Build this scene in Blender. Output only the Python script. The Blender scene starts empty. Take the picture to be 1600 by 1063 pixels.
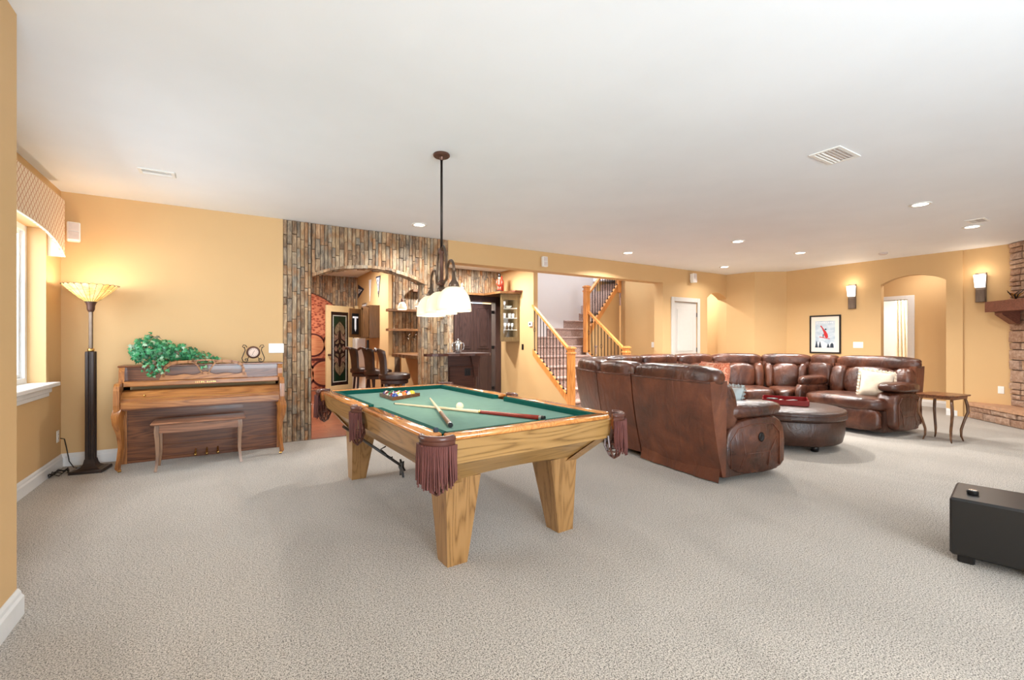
import bpy, bmesh, math, random
from math import sin, cos, pi, radians, sqrt, atan2
from mathutils import Vector, Matrix, Euler
random.seed(11)
C = bpy.context.scene.collection
S = bpy.context.scene
# ------------------------------------------------------------------ camera, world, light, exposure
H_CEIL = 2.74
YAW = math.atan(442 / 711)
cd = bpy.data.cameras.new('camera'); cam = bpy.data.objects.new('camera', cd); C.objects.link(cam)
cd.sensor_width = 36.0; cd.lens = 711 / 1600 * 36; cd.clip_start = .05
cam.location = (0, 0, 1.26); cam.rotation_euler = (pi / 2, 0, -YAW)
S.camera = cam
S.view_settings.view_transform = 'Standard'
try: S.view_settings.look = 'None'
except Exception: pass
S.view_settings.gamma = 1.0; S.view_settings.use_curve_mapping = False
S.view_settings.exposure = 0.22
S.cycles.use_denoising = True
S.cycles.max_bounces = 8; S.cycles.diffuse_bounces = 5; S.cycles.glossy_bounces = 3
S.cycles.transmission_bounces = 6; S.cycles.transparent_max_bounces = 8
S.cycles.sample_clamp_indirect = 6.0
S.cycles.caustics_reflective = False; S.cycles.caustics_refractive = False
w = bpy.data.worlds.new('world'); S.world = w; w.use_nodes = True
bg = w.node_tree.nodes['Background']; bg.inputs[0].default_value = (.80, .90, 1, 1); bg.inputs[1].default_value = 1.6

def light(kind, name, loc, power, color=(1, 1, 1), size=.1, size_y=None, rot=(0, 0, 0), spread=None, shape=None, spot=None, blend=.5):
    d = bpy.data.lights.new(name, kind); d.energy = power; d.color = color
    if kind == 'AREA':
        d.shape = shape or ('RECTANGLE' if size_y else 'DISK'); d.size = size
        if size_y: d.size_y = size_y
        if spread: d.spread = spread
    elif kind == 'SPOT':
        d.spot_size = spot; d.spot_blend = blend; d.shadow_soft_size = size
    else:
        d.shadow_soft_size = size
    o = bpy.data.objects.new(name, d); o.location = loc; o.rotation_euler = rot; C.objects.link(o); return o
DAY = (.80, .91, 1.0); WARM = (1.0, .87, .72); SOFT = (1.0, .98, .95)
# added fill at unseen south openings; the first tilts up to brighten ceiling
light('AREA', 'south_ceiling_fill', (.75, -3.05, 1.25), 375, DAY, 2.4, 2.1, (radians(134), 0, 0))
light('AREA', 'south_window_fill', (6.3, -3.05, 1.45), 10, DAY, 2.6, 1.5, (radians(90), 0, 0))
light('AREA', 'daylight_west_window', (-1.95, 4.55, 1.75), 64, DAY, 1.1, 2.2, (0, radians(-65), 0))
light('AREA', 'stairwell_daylight', (6.6, 7.9, 4.9), 110, DAY, 2.2, 1.6, (0, 0, 0))
light('AREA', 'bathroom_ceiling_light', (12.6, 3.6, 2.6), 130, (1, .96, .9), .8, .8, (0, 0, 0))
light('AREA', 'niche_ceiling_light', (10.75, 3.1, 2.7), 9, SOFT, .14)
light('AREA', 'cellar_fill', (.9, 11.7, 2.6), 26, (1, .84, .66), .3)  # added lamp without a fitting, brightens the dim mural
light('AREA', 'hallway_ceiling_light', (9.2, 7.0, 2.7), 44, SOFT, .16)

# ------------------------------------------------------------------ object helpers
def link(o, parent=None):
    C.objects.link(o)
    if parent is not None: o.parent = parent
    return o
def tag(o, label=None, cat=None, group=None, kind=None):
    if label: o['label'] = label
    if cat: o['category'] = cat
    if group: o['group'] = group
    if kind: o['kind'] = kind
    return o
def thing(name, label, cat, loc=(0, 0, 0), rz=0.0, group=None):
    o = bpy.data.objects.new(name, None); o.empty_display_size = .1
    o.location = loc; o.rotation_euler = (0, 0, rz); C.objects.link(o)
    return tag(o, label, cat, group)
def rootmat(o):
    m = Matrix.Identity(4); ch = []
    while o is not None: ch.append(o); o = o.parent
    for p in reversed(ch): m = m @ Matrix.LocRotScale(p.location, p.rotation_euler, p.scale)
    return m
class MB:
    def __init__(s): s.v = []; s.f = []
    def add(s, vs, fs):
        b = len(s.v); s.v += [tuple(p) for p in vs]; s.f += [tuple(i + b for i in f) for f in fs]; return s
    def box(s, x0, x1, y0, y1, z0, z1):
        return s.add([(x0, y0, z0), (x1, y0, z0), (x1, y1, z0), (x0, y1, z0), (x0, y0, z1), (x1, y0, z1), (x1, y1, z1), (x0, y1, z1)],
                     [(3, 2, 1, 0), (4, 5, 6, 7), (0, 1, 5, 4), (1, 2, 6, 5), (2, 3, 7, 6), (3, 0, 4, 7)])
    def cbox(s, x0, x1, y0, y1, z0, z1, c=.005):
        "box with chamfered edges"
        X = (x0, x1); Y = (y0, y1); Z = (z0, z1); vs = []; idx = {}
        for i in (0, 1):
            for j in (0, 1):
                for k in (0, 1):
                    sx = c if i == 0 else -c; sy = c if j == 0 else -c; sz = c if k == 0 else -c
                    idx[i, j, k, 0] = len(vs); vs.append((X[i], Y[j] + sy, Z[k] + sz))
                    idx[i, j, k, 1] = len(vs); vs.append((X[i] + sx, Y[j], Z[k] + sz))
                    idx[i, j, k, 2] = len(vs); vs.append((X[i] + sx, Y[j] + sy, Z[k]))
        fs = []
        cx, cy, cz = (x0 + x1) / 2, (y0 + y1) / 2, (z0 + z1) / 2
        def F(q):
            a, b, d = Vector(vs[q[0]]), Vector(vs[q[1]]), Vector(vs[q[2]])
            n = (b - a).cross(d - b); m = sum((Vector(vs[i]) for i in q), Vector()) / len(q) - Vector((cx, cy, cz))
            fs.append(q if n.dot(m) > 0 else q[::-1])
        for i in (0, 1): F((idx[i, 0, 0, 0], idx[i, 1, 0, 0], idx[i, 1, 1, 0], idx[i, 0, 1, 0]))
        for j in (0, 1): F((idx[0, j, 0, 1], idx[1, j, 0, 1], idx[1, j, 1, 1], idx[0, j, 1, 1]))
        for k in (0, 1): F((idx[0, 0, k, 2], idx[1, 0, k, 2], idx[1, 1, k, 2], idx[0, 1, k, 2]))
        for a in (0, 1):
            for b in (0, 1):
                F((idx[a, b, 0, 0], idx[a, b, 1, 0], idx[a, b, 1, 1], idx[a, b, 0, 1]))
                F((idx[a, 0, b, 0], idx[a, 1, b, 0], idx[a, 1, b, 2], idx[a, 0, b, 2]))
                F((idx[0, a, b, 1], idx[1, a, b, 1], idx[1, a, b, 2], idx[0, a, b, 2]))
        for i in (0, 1):
            for j in (0, 1):
                for k in (0, 1): F((idx[i, j, k, 0], idx[i, j, k, 1], idx[i, j, k, 2]))
        return s.add(vs, fs)
    def prism(s, poly, h0, h1, fn):
        "poly of (a,b) extruded h0..h1; fn(a,b,h)->xyz"
        n = len(poly); vs = [fn(a, b, h0) for a, b in poly] + [fn(a, b, h1) for a, b in poly]
        fs = [tuple(range(n))[::-1], tuple(range(n, 2 * n))] + [(i, (i + 1) % n, n + (i + 1) % n, n + i) for i in range(n)]
        return s.add(vs, fs)
    def grid(s, nu, nv, fn, cu=False, cv=False):
        b = len(s.v)
        for i in range(nu):
            for j in range(nv): s.v.append(tuple(fn(i / (nu if cu else nu - 1), j / (nv if cv else nv - 1))))
        for i in range(nu if cu else nu - 1):
            for j in range(nv if cv else nv - 1):
                a = b + i * nv + j; c = b + ((i + 1) % nu) * nv + j
                j2 = (j + 1) % nv
                s.f.append((a, c, b + ((i + 1) % nu) * nv + j2, b + i * nv + j2))
        return s
    def tube(s, pts, r, n=8, cap=True, sq=None):
        pts = [Vector(p) for p in pts]; m = len(pts)
        rs = r if isinstance(r, (list, tuple)) else [r] * m
        b = len(s.v); up = Vector((0, 0, 1)); prev = None
        for i, p in enumerate(pts):
            t = (pts[min(i + 1, m - 1)] - pts[max(i - 1, 0)]).normalized()
            if prev is None:
                ref = up if abs(t.z) < .9 else Vector((1, 0, 0)); a = t.cross(ref).normalized()
            else:
                a = (prev - t * prev.dot(t)).normalized()
            prev = a; c = t.cross(a)
            for k in range(n):
                an = 2 * pi * k / n + (pi / 4 if n == 4 else 0)
                rx = rs[i]; ry = rs[i] * (sq or 1)
                s.v.append(tuple(p + a * cos(an) * rx + c * sin(an) * ry))
        for i in range(m - 1):
            for k in range(n):
                k2 = (k + 1) % n
                s.f.append((b + i * n + k, b + i * n + k2, b + (i + 1) * n + k2, b + (i + 1) * n + k))
        if cap:
            s.f.append(tuple(b + k for k in range(n))[::-1]); s.f.append(tuple(b + (m - 1) * n + k for k in range(n)))
        return s
    def lathe(s, prof, n=24, c=(0, 0), caps=True):
        b = len(s.v); m = len(prof)
        for r, z in prof:
            for k in range(n):
                a = 2 * pi * k / n; s.v.append((c[0] + r * cos(a), c[1] + r * sin(a), z))
        for i in range(m - 1):
            for k in range(n):
                k2 = (k + 1) % n
                s.f.append((b + i * n + k, b + i * n + k2, b + (i + 1) * n + k2, b + (i + 1) * n + k))
        if caps:
            if prof[0][0] > 1e-6: s.f.append(tuple(b + k for k in range(n))[::-1])
            if prof[-1][0] > 1e-6: s.f.append(tuple(b + (m - 1) * n + k for k in range(n)))
        return s
    def puff(s, c, h, k=4, n=9, fn=None, amp=0, fr=9, seed=0):
        "rounded box (superellipsoid) centre c, half sizes h; fn maps the point afterwards"
        b0 = len(s.v); key = {}
        def vid(p):
            kk = (round(p[0], 5), round(p[1], 5), round(p[2], 5))
            if kk not in key:
                q = Vector(p); L = (abs(q.x) ** k + abs(q.y) ** k + abs(q.z) ** k) ** (1 / k); q = q / L
                wob = 1 + (amp * (sin(fr * q.x + seed) * sin(fr * .8 * q.y + seed * 2) * cos(fr * .6 * q.z)) if amp else 0)
                r = (c[0] + q.x * h[0] * wob, c[1] + q.y * h[1] * wob, c[2] + q.z * h[2] * wob)
                if fn: r = fn(*r)
                key[kk] = len(s.v); s.v.append(tuple(r))
            return key[kk]
        g = [math.sin((-1 + 2 * i / n) * pi / 4) / math.sin(pi / 4) for i in range(n + 1)]
        for ax in range(3):
            for sg in (-1, 1):
                for i in range(n):
                    for j in range(n):
                        q = []
                        for (a, d) in ((i, j), (i + 1, j), (i + 1, j + 1), (i, j + 1)):
                            p = [0, 0, 0]; p[ax] = sg; p[(ax + 1) % 3] = g[a]; p[(ax + 2) % 3] = g[d]; q.append(vid(p))
                        s.f.append(tuple(q) if sg > 0 else tuple(q[::-1]))
        return s
    def xf(s, M):
        s.v = [tuple(M @ Vector(p)) for p in s.v]; return s
    def build(s, name, mat, parent=None, smooth=False, world=False, angle=None):
        if world and parent is not None: s.xf(rootmat(parent).inverted())
        me = bpy.data.meshes.new(name); me.from_pydata(s.v, [], s.f)
        if mat: me.materials.append(mat)
        o = bpy.data.objects.new(name, me); link(o, parent)
        if smooth:
            if angle is None: me.shade_smooth()
            else:
                me.shade_smooth()
                try: me.set_sharp_from_angle(angle=radians(angle))
                except Exception: pass
        return o
def struct(name, mb, mat, **k):
    o = mb.build(name, mat, None, **k); o['kind'] = 'structure'; return o
def copytree(o, parent=None):
    c = o.copy(); C.objects.link(c)
    if parent is not None: c.parent = parent
    for ch in [x for x in KIDS(o)]: copytree(ch, c)
    return c
def KIDS(o): return [x for x in bpy.data.objects if x.parent == o]
def setsm(o, a=35):
    o.data.shade_smooth()
    try: o.data.set_sharp_from_angle(angle=radians(a))
    except Exception: pass
    return o

# ------------------------------------------------------------------ materials
def srgb(r, g, b):
    f = lambda c: ((c / 255) / 12.92 if c / 255 <= .04045 else ((c / 255 + .055) / 1.055) ** 2.4)
    return (f(r), f(g), f(b), 1)
class NT:
    def __init__(s, name):
        s.m = bpy.data.materials.new(name); s.m.use_nodes = True; s.t = s.m.node_tree
        s.p = s.t.nodes['Principled BSDF']; s.out = s.t.nodes['Material Output']
    def n(s, kind, **kw):
        x = s.t.nodes.new(kind)
        for k, v in kw.items():
            if k in x.inputs.keys() if isinstance(k, str) else False: x.inputs[k].default_value = v
            else: setattr(x, k, v)
        return x
    def l(s, a, b): s.t.links.new(a, b)
    def coords(s, scale=(1, 1, 1), kind='Object', rot=(0, 0, 0)):
        tc = s.n('ShaderNodeTexCoord'); mp = s.n('ShaderNodeMapping')
        mp.inputs['Scale'].default_value = scale; mp.inputs['Rotation'].default_value = rot
        s.l(tc.outputs[kind], mp.inputs['Vector']); return mp.outputs[0]
    def geo(s, scale=(1, 1, 1), rot=(0, 0, 0)):
        g = s.n('ShaderNodeNewGeometry'); mp = s.n('ShaderNodeMapping')
        mp.inputs['Scale'].default_value = scale; mp.inputs['Rotation'].default_value = rot
        s.l(g.outputs['Position'], mp.inputs['Vector']); return mp.outputs[0]
    def noise(s, vec, scale, detail=4, rough=.55, dist=0):
        x = s.n('ShaderNodeTexNoise'); x.inputs['Scale'].default_value = scale; x.inputs['Detail'].default_value = detail
        x.inputs['Roughness'].default_value = rough; x.inputs['Distortion'].default_value = dist
        if vec is not None: s.l(vec, x.inputs['Vector'])
        return x.outputs['Fac']
    def ramp(s, fac, stops, interp='LINEAR'):
        x = s.n('ShaderNodeValToRGB'); e = x.color_ramp.elements; x.color_ramp.interpolation = interp
        while len(e) < len(stops): e.new(.5)
        for i, (p, c) in enumerate(stops): e[i].position = p; e[i].color = c
        s.l(fac, x.inputs['Fac']); return x.outputs['Color']
    def mix(s, fac, a, b, mode='MIX'):
        x = s.n('ShaderNodeMix'); x.data_type = 'RGBA'; x.blend_type = mode
        for inp, v in ((x.inputs[0], fac), (x.inputs[6], a), (x.inputs[7], b)):
            if hasattr(v, 'links'): s.l(v, inp)
            else: inp.default_value = v
        return x.outputs[2]
    def math(s, op, a, b=0):
        x = s.n('ShaderNodeMath'); x.operation = op
        for inp, v in ((x.inputs[0], a), (x.inputs[1], b)):
            if hasattr(v, 'links'): s.l(v, inp)
            else: inp.default_value = v
        return x.outputs[0]
    def bump(s, h, strength=.3, dist=.01):
        x = s.n('ShaderNodeBump'); x.inputs['Strength'].default_value = strength; x.inputs['Distance'].default_value = dist
        s.l(h, x.inputs['Height']); s.l(x.outputs[0], s.p.inputs['Normal'])
    def set(s, color=None, rough=None, metal=None, spec=None, emis=None, es=None, trans=None, ior=None, alpha=None, coat=None):
        P = s.p.inputs
        for k, v in (('Base Color', color), ('Roughness', rough), ('Metallic', metal), ('Specular IOR Level', spec), ('Emission Color', emis),
                     ('Emission Strength', es), ('Transmission Weight', trans), ('IOR', ior), ('Alpha', alpha), ('Coat Weight', coat)):
            if v is None: continue
            if hasattr(v, 'links'): s.l(v, P[k])
            else: P[k].default_value = v
        return s.m
def plain(name, col, rough=.5, metal=0, var=.06, bump=0, bs=200, **kw):
    t = NT(name); v = t.coords()
    n = t.noise(v, 18, 3)
    d = tuple(c * (1 - var) for c in col[:3]) + (1,); u = tuple(min(1, c * (1 + var)) for c in col[:3]) + (1,)
    t.set(t.ramp(n, [(.3, d), (.7, u)]), rough, metal, **kw)
    if bump: t.bump(t.noise(v, bs, 3), bump, .004)
    return t.m
def paint(name, col, bump=.12):
    t = NT(name); v = t.geo()
    n = t.noise(v, 1.3, 3); d = tuple(c * .965 for c in col[:3]) + (1,)
    t.set(t.ramp(n, [(.35, d), (.65, col)]), .62, 0, spec=.3)
    t.bump(t.noise(v, 70, 3, .6), bump, .003); return t.m
def wood(name, dark, light_, scale=1.0, axis='x', rough=.35, ring=9, spec=.5, coat=0.0, mid=None, fig=.55):
    "figured grain running along axis: sparse cathedral lines over fine straight pores"
    t = NT(name); sl = {'x': (.10, 1, 1), 'y': (1, .10, 1), 'z': (1, 1, .10)}[axis]; sf = {'x': (.03, 1, 1), 'y': (1, .03, 1), 'z': (1, 1, .03)}[axis]
    v = t.coords(tuple(c * scale for c in sl)); big = t.noise(v, 2.6, 2, .4, .15)
    rings = t.math('SINE', t.math('MULTIPLY', big, ring * 9.0)); rings = t.math('POWER', t.math('ABSOLUTE', rings), 1.6)
    fine = t.noise(t.coords(tuple(c * scale for c in sf)), 75, 4, .7); tone = t.noise(v, 1.1, 3)
    f = t.math('ADD', t.math('MULTIPLY', rings, .30 * fig), t.math('ADD', t.math('MULTIPLY', fine, .55), t.math('MULTIPLY', tone, .35)))
    md = mid or tuple((a + b) / 2 for a, b in zip(dark, light_))
    t.set(t.ramp(f, [(.36, dark), (.50, md), (.74, light_)]), rough, 0, spec=spec, coat=coat)
    t.bump(fine, .08, .002); return t.m
def leather(name, dark, mid, light_, rough=.34):
    t = NT(name); v = t.geo()
    big = t.noise(v, 3.2, 5, .6, .6); v2 = t.n('ShaderNodeTexVoronoi'); v2.inputs['Scale'].default_value = 170; t.l(v, v2.inputs['Vector'])
    wr = t.noise(t.geo((1, 1, .5)), 9, 3, .5, 1.2)
    t.set(t.ramp(big, [(.3, dark), (.5, mid), (.72, light_)]), rough, 0, spec=.6)
    t.bump(t.math('ADD', t.math('MULTIPLY', wr, 2.6), t.math('MULTIPLY', v2.outputs['Distance'], .25)), .35, .012); return t.m
def slate_mat(name, world_rand=True):
    t = NT(name); g = t.n('ShaderNodeNewGeometry'); oi = t.n('ShaderNodeObjectInfo')
    r = t.math('FRACT', t.math('ADD', g.outputs['Random Per Island'], oi.outputs['Random']))
    base = t.ramp(r, [(0, srgb(108, 100, 90)), (.13, srgb(170, 150, 124)), (.26, srgb(104, 72, 48)), (.4, srgb(136, 132, 122)), (.53, srgb(176, 142, 102)),
                      (.66, srgb(138, 104, 74)), (.78, srgb(104, 98, 92)), (.9, srgb(166, 112, 68)), (1, srgb(146, 136, 120))], 'CONSTANT')
    n = t.noise(t.geo((14, 14, 5)), 1.6, 6, .7, .5); n2 = t.noise(t.geo((1, 1, .5)), 9, 4, .6)
    c = t.mix(.5, base, t.ramp(n, [(.34, srgb(84, 68, 54)), (.5, srgb(160, 138, 112)), (.64, srgb(222, 196, 160))]))
    c = t.mix(t.ramp(n2, [(.52, (0, 0, 0, 1)), (.68, (.75, .75, .75, 1))]), c, srgb(156, 106, 60))
    t.set(c, .7, 0, spec=.35); t.bump(n, .7, .012); return t.m
def stone_mat(name):
    t = NT(name); g = t.n('ShaderNodeNewGeometry'); oi = t.n('ShaderNodeObjectInfo')
    r = t.math('FRACT', t.math('ADD', g.outputs['Random Per Island'], oi.outputs['Random']))
    base = t.ramp(r, [(0, srgb(172, 134, 108)), (.25, srgb(150, 112, 92)), (.5, srgb(196, 168, 144)), (.75, srgb(166, 142, 128)), (1, srgb(186, 146, 116))])
    n = t.noise(t.geo(), 22, 6, .7)
    t.set(t.mix(.5, base, t.ramp(n, [(.3, srgb(112, 82, 66)), (.5, srgb(170, 138, 116)), (.68, srgb(212, 190, 170))])), .85, 0, spec=.2)
    t.bump(n, .9, .02); return t.m
def carpet(name, dark, light_, sc=185, patch=True):
    t = NT(name); v = t.geo()
    a = t.noise(v, sc, 2, .85, 0); b = t.noise(v, sc * .5, 3, .8); big = t.noise(t.geo((1, .45, 1), (0, 0, .5)), 1.5, 4, .6, .8)
    f = t.math('ADD', t.math('MULTIPLY', a, .65), t.math('MULTIPLY', b, .35))
    md = tuple((x * .45 + y * .55) for x, y in zip(dark, light_))
    c = t.ramp(f, [(.41, dark), (.48, md), (.55, light_)])
    if patch: c = t.mix(t.ramp(big, [(.45, (0, 0, 0, 1)), (.62, (.12, .12, .12, 1))]), c, dark)
    t.set(c, .95, 0, spec=.1)
    try: t.p.inputs['Sheen Weight'].default_value = .25
    except Exception: pass
    t.bump(f, .7, .008); return t.m
def glow(name, col, es, base=(1, 1, 1, 1), rough=.4):
    t = NT(name); v = t.coords(); n = t.noise(v, 14, 3)
    t.set(base, rough, 0, emis=t.ramp(n, [(.3, tuple(c * .94 for c in col[:3]) + (1,)), (.7, col)]), es=es); return t.m
M = {}
WALL = srgb(212, 175, 125)
M['wall'] = paint('tan_wall_paint', WALL)
M['ceil'] = paint('white_ceiling_paint', srgb(243, 246, 249), .05)
M['white'] = plain('white_trim_paint', srgb(226, 225, 223), .4, var=.02)
M['stairwall'] = paint('pale_stairwell_paint', srgb(226, 222, 222), .05)
M['carpet'] = carpet('beige_cut_pile_carpet', srgb(66, 58, 50), srgb(206, 197, 185))
M['stair_carpet'] = carpet('rosy_brown_stair_carpet', srgb(132, 104, 94), srgb(204, 176, 164), 120, False)
M['slate'] = slate_mat('split_slate')
M['grout'] = plain('dark_slate_backing', srgb(104, 86, 70), .9, bump=.3)
M['stone'] = stone_mat('rusty_ledgestone')
M['mortar'] = plain('stone_mortar', srgb(120, 104, 92), .95, bump=.5)
M['capstone'] = plain('sandstone_cap', srgb(186, 144, 112), .8, var=.14, bump=.6, bs=60)
M['oak'] = wood('golden_oak', srgb(100, 68, 34), srgb(162, 122, 74), 2.2, 'y', .32, 5, coat=.2, mid=srgb(148, 110, 64), fig=1.25)
M['oakx'] = wood('golden_oak_cross', srgb(100, 68, 32), srgb(164, 126, 76), 2.2, 'x', .32, 5, coat=.2, mid=srgb(148, 112, 64), fig=1.25)
M['oakz'] = wood('golden_oak_upright', srgb(98, 64, 30), srgb(158, 118, 72), 2.6, 'z', .32, 6, coat=.2, mid=srgb(142, 104, 60), fig=1.1)
M['railtop'] = wood('honey_oak_rail_cap', srgb(158, 92, 40), srgb(216, 152, 88), 2.5, 'y', .16, 5, coat=.6, mid=srgb(200, 130, 66))
M['orange_oak'] = wood('orange_oak_stair_wood', srgb(182, 108, 46), srgb(232, 164, 96), 2.5, 'z', .3, 4, mid=srgb(216, 142, 74))
M['walnut'] = wood('piano_walnut', srgb(70, 36, 18), srgb(138, 84, 46), 2.0, 'x', .3, 6, coat=.2, mid=srgb(104, 58, 30))
M['walnut_lt'] = wood('piano_walnut_light', srgb(110, 62, 26), srgb(184, 124, 66), 2.2, 'x', .3, 6, coat=.25, mid=srgb(150, 94, 46))
M['walnutz'] = wood('piano_leg_walnut', srgb(112, 62, 26), srgb(178, 116, 62), 2.2, 'z', .3, 6, coat=.3)
M['bench'] = wood('bench_walnut', srgb(106, 66, 44), srgb(160, 110, 78), 2.4, 'x', .3, 6, coat=.2)
M['benchz'] = wood('bench_leg_walnut', srgb(98, 70, 52), srgb(152, 116, 88), 2.4, 'z', .35, 6)
M['rustic'] = wood('rustic_shelf_wood', srgb(64, 38, 18), srgb(138, 94, 54), 2.6, 'x', .45, 6)
M['espresso'] = wood('espresso_stained_wood', srgb(40, 26, 24), srgb(76, 54, 50), 2.0, 'z', .4, 8)
M['barfront'] = wood('dark_cherry_bar_front', srgb(44, 22, 16), srgb(84, 48, 34), 2.0, 'x', .35, 8)
M['cabinetwood'] = wood('brown_cabinet_wood', srgb(54, 34, 16), srgb(104, 70, 38), 2.4, 'z', .4, 7)
M['greenwood'] = wood('olive_brown_cabinet_wood', srgb(84, 68, 40), srgb(132, 110, 74), 2.4, 'z', .4, 7)
M['mantel'] = wood('reddish_mantel_timber', srgb(86, 46, 34), srgb(132, 80, 62), 2.0, 'x', .55, 5)
M['leather'] = leather('chestnut_leather', srgb(44, 24, 18), srgb(76, 42, 29), srgb(108, 64, 44), .27)
M['leather_back'] = leather('chestnut_leather_back', srgb(70, 40, 28), srgb(98, 54, 36), srgb(122, 72, 48), .36)
M['leather_dk'] = leather('dark_brown_leather', srgb(44, 26, 20), srgb(62, 38, 28), srgb(84, 54, 42), .36)
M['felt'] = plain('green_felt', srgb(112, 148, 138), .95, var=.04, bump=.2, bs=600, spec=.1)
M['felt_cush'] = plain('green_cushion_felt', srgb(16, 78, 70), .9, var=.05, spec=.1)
M['pocket'] = plain('brown_pocket_leather', srgb(86, 50, 40), .3, var=.1)
M['tan_pocket'] = plain('tan_pocket_leather', srgb(186, 118, 66), .4, var=.1)
M['fringe'] = plain('burgundy_fringe', srgb(94, 50, 44), .8, var=.15)
M['black'] = plain('black_metal', srgb(26, 24, 24), .4, .3, var=.1)
M['blackbox'] = plain('black_vinyl', srgb(22, 20, 19), .35, var=.05)
M['iron'] = plain('dark_bronze_iron', srgb(48, 40, 36), .4, .6)
M['bronze'] = plain('antique_bronze', srgb(104, 86, 72), .35, .7, var=.12)
M['rust_bronze'] = plain('reddish_bronze', srgb(96, 66, 54), .4, .5)
M['lamp_metal'] = plain('bronze_lamp_metal', srgb(58, 48, 44), .35, .5, var=.1)
M['chrome'] = plain('polished_steel', srgb(205, 205, 205), .18, .95)
M['brass'] = plain('brass', srgb(206, 160, 90), .25, .9)
M['ivory'] = plain('ivory_plastic', srgb(228, 220, 200), .4)
M['plate'] = plain('white_plastic', srgb(240, 238, 232), .4, var=.02)
M['chalk'] = plain('ash_cue_wood', srgb(232, 206, 168), .3)
M['redwood'] = plain('red_stained_cue_butt', srgb(140, 44, 32), .25, var=.15)
M['red'] = plain('red_lacquer', srgb(128, 14, 22), .25)
M['shade'] = glow('lit_cream_glass', (1.0, .84, .52, 1), .30, srgb(250, 240, 215))
M['shade_small'] = glow('lit_ivory_glass', (1.0, .84, .60, 1), .5, srgb(250, 240, 215))
M['bulb'] = glow('lamp_diffuser', (1.0, .95, .86, 1), 9)
M['sconceglow'] = glow('lit_sconce_glass', (1.0, .93, .82, 1), 1.6)
M['leadline'] = plain('lead_came', srgb(54, 46, 34), .5, .4)

# ================================================================== LARGE STRUCTURE
def wallseg(name, p0, p1, outline, thick, mat, parent=None):
    "outline [(s,z)] with s metres from p0 towards p1; thickness grows to the left-hand side of p0->p1"
    d = Vector((p1[0] - p0[0], p1[1] - p0[1])).normalized(); n = Vector((-d.y, d.x))
    mb = MB(); mb.prism(outline, 0, thick, lambda a, b, h: (p0[0] + d.x * a + n.x * h, p0[1] + d.y * a + n.y * h, b))
    bm = bmesh.new(); me = bpy.data.meshes.new(name); me.from_pydata(mb.v, [], mb.f); bm.from_mesh(me)
    bmesh.ops.recalc_face_normals(bm, faces=bm.faces); bm.to_mesh(me); bm.free()
    me.materials.append(mat); o = bpy.data.objects.new(name, me); link(o, parent)
    if parent is None: o['kind'] = 'structure'
    return o
def rect(s0, s1, z0, z1): return [(s0, z0), (s1, z0), (s1, z1), (s0, z1)]
def arch_pts(s0, s1, spring, apex, n=16):
    "points from s1 to s0 over a segmental arch"
    h = apex - spring; w2 = (s1 - s0) / 2; R = (w2 * w2 + h * h) / (2 * h); c = (s0 + s1) / 2; zc = apex - R
    a = math.asin(w2 / R)
    return [(c + R * sin(a - 2 * a * i / n), zc + R * cos(a - 2 * a * i / n)) for i in range(n + 1)]
Zc = H_CEIL
mb = MB(); mb.add([(-1.6, -3.2, 0), (10.6, -3.2, 0), (10.6, 6.21, 0), (-1.6, 6.21, 0)], [(0, 1, 2, 3)])
mb.add([(2.75, 6.21, 0), (16, 6.21, 0), (16, 10.5, 0), (2.75, 10.5, 0)], [(0, 1, 2, 3)])
mb.add([(10.6, -3.2, 0), (16, -3.2, 0), (16, 6.21, 0), (10.6, 6.21, 0)], [(0, 1, 2, 3)])
struct('floor', mb, M['carpet'])
mb = MB(); mb.box(-1.7, 10.6, .59, 6.21, Zc, Zc + .1); struct('ceiling', mb, M['ceil'])
mb = MB(); mb.box(-1.7, 10.6, -3.2, .49, 3.02, 3.1); mb.box(-1.7, 10.6, .49, .59, Zc, 3.1); struct('ceiling_raised', mb, M['ceil'])
mb = MB(); mb.box(-.6, 5.13, 6.21, 13.2, Zc, Zc + .1); mb.box(7.84, 12.3, 6.21, 9.5, Zc, Zc + .1); struct('ceiling_bar', mb, M['ceil'])
# left wall with window opening (x = -1.42), y 3.35..5.78, z .87..2.25
mb = MB(); X0 = -1.42
mb.box(-1.62, X0, 5.777, 6.41, 0, Zc); mb.box(-1.62, X0, 2.945, 3.35, 0, Zc); mb.box(-1.62, X0, 3.35, 5.777, 0, .85); mb.box(-1.62, X0, 3.35, 5.777, 2.28, Zc)
struct('wall_west', mb, M['wall'])
mb = MB(); mb.box(-1.62, -.82, -3.2, 2.945, 0, 3.02); struct('wall_west_near', mb, M['wall'])
# back wall, piano part
mb = MB(); mb.box(-1.42, .56, 6.21, 6.41, 0, Zc); struct('wall_piano', mb, M['wall'])
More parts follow.
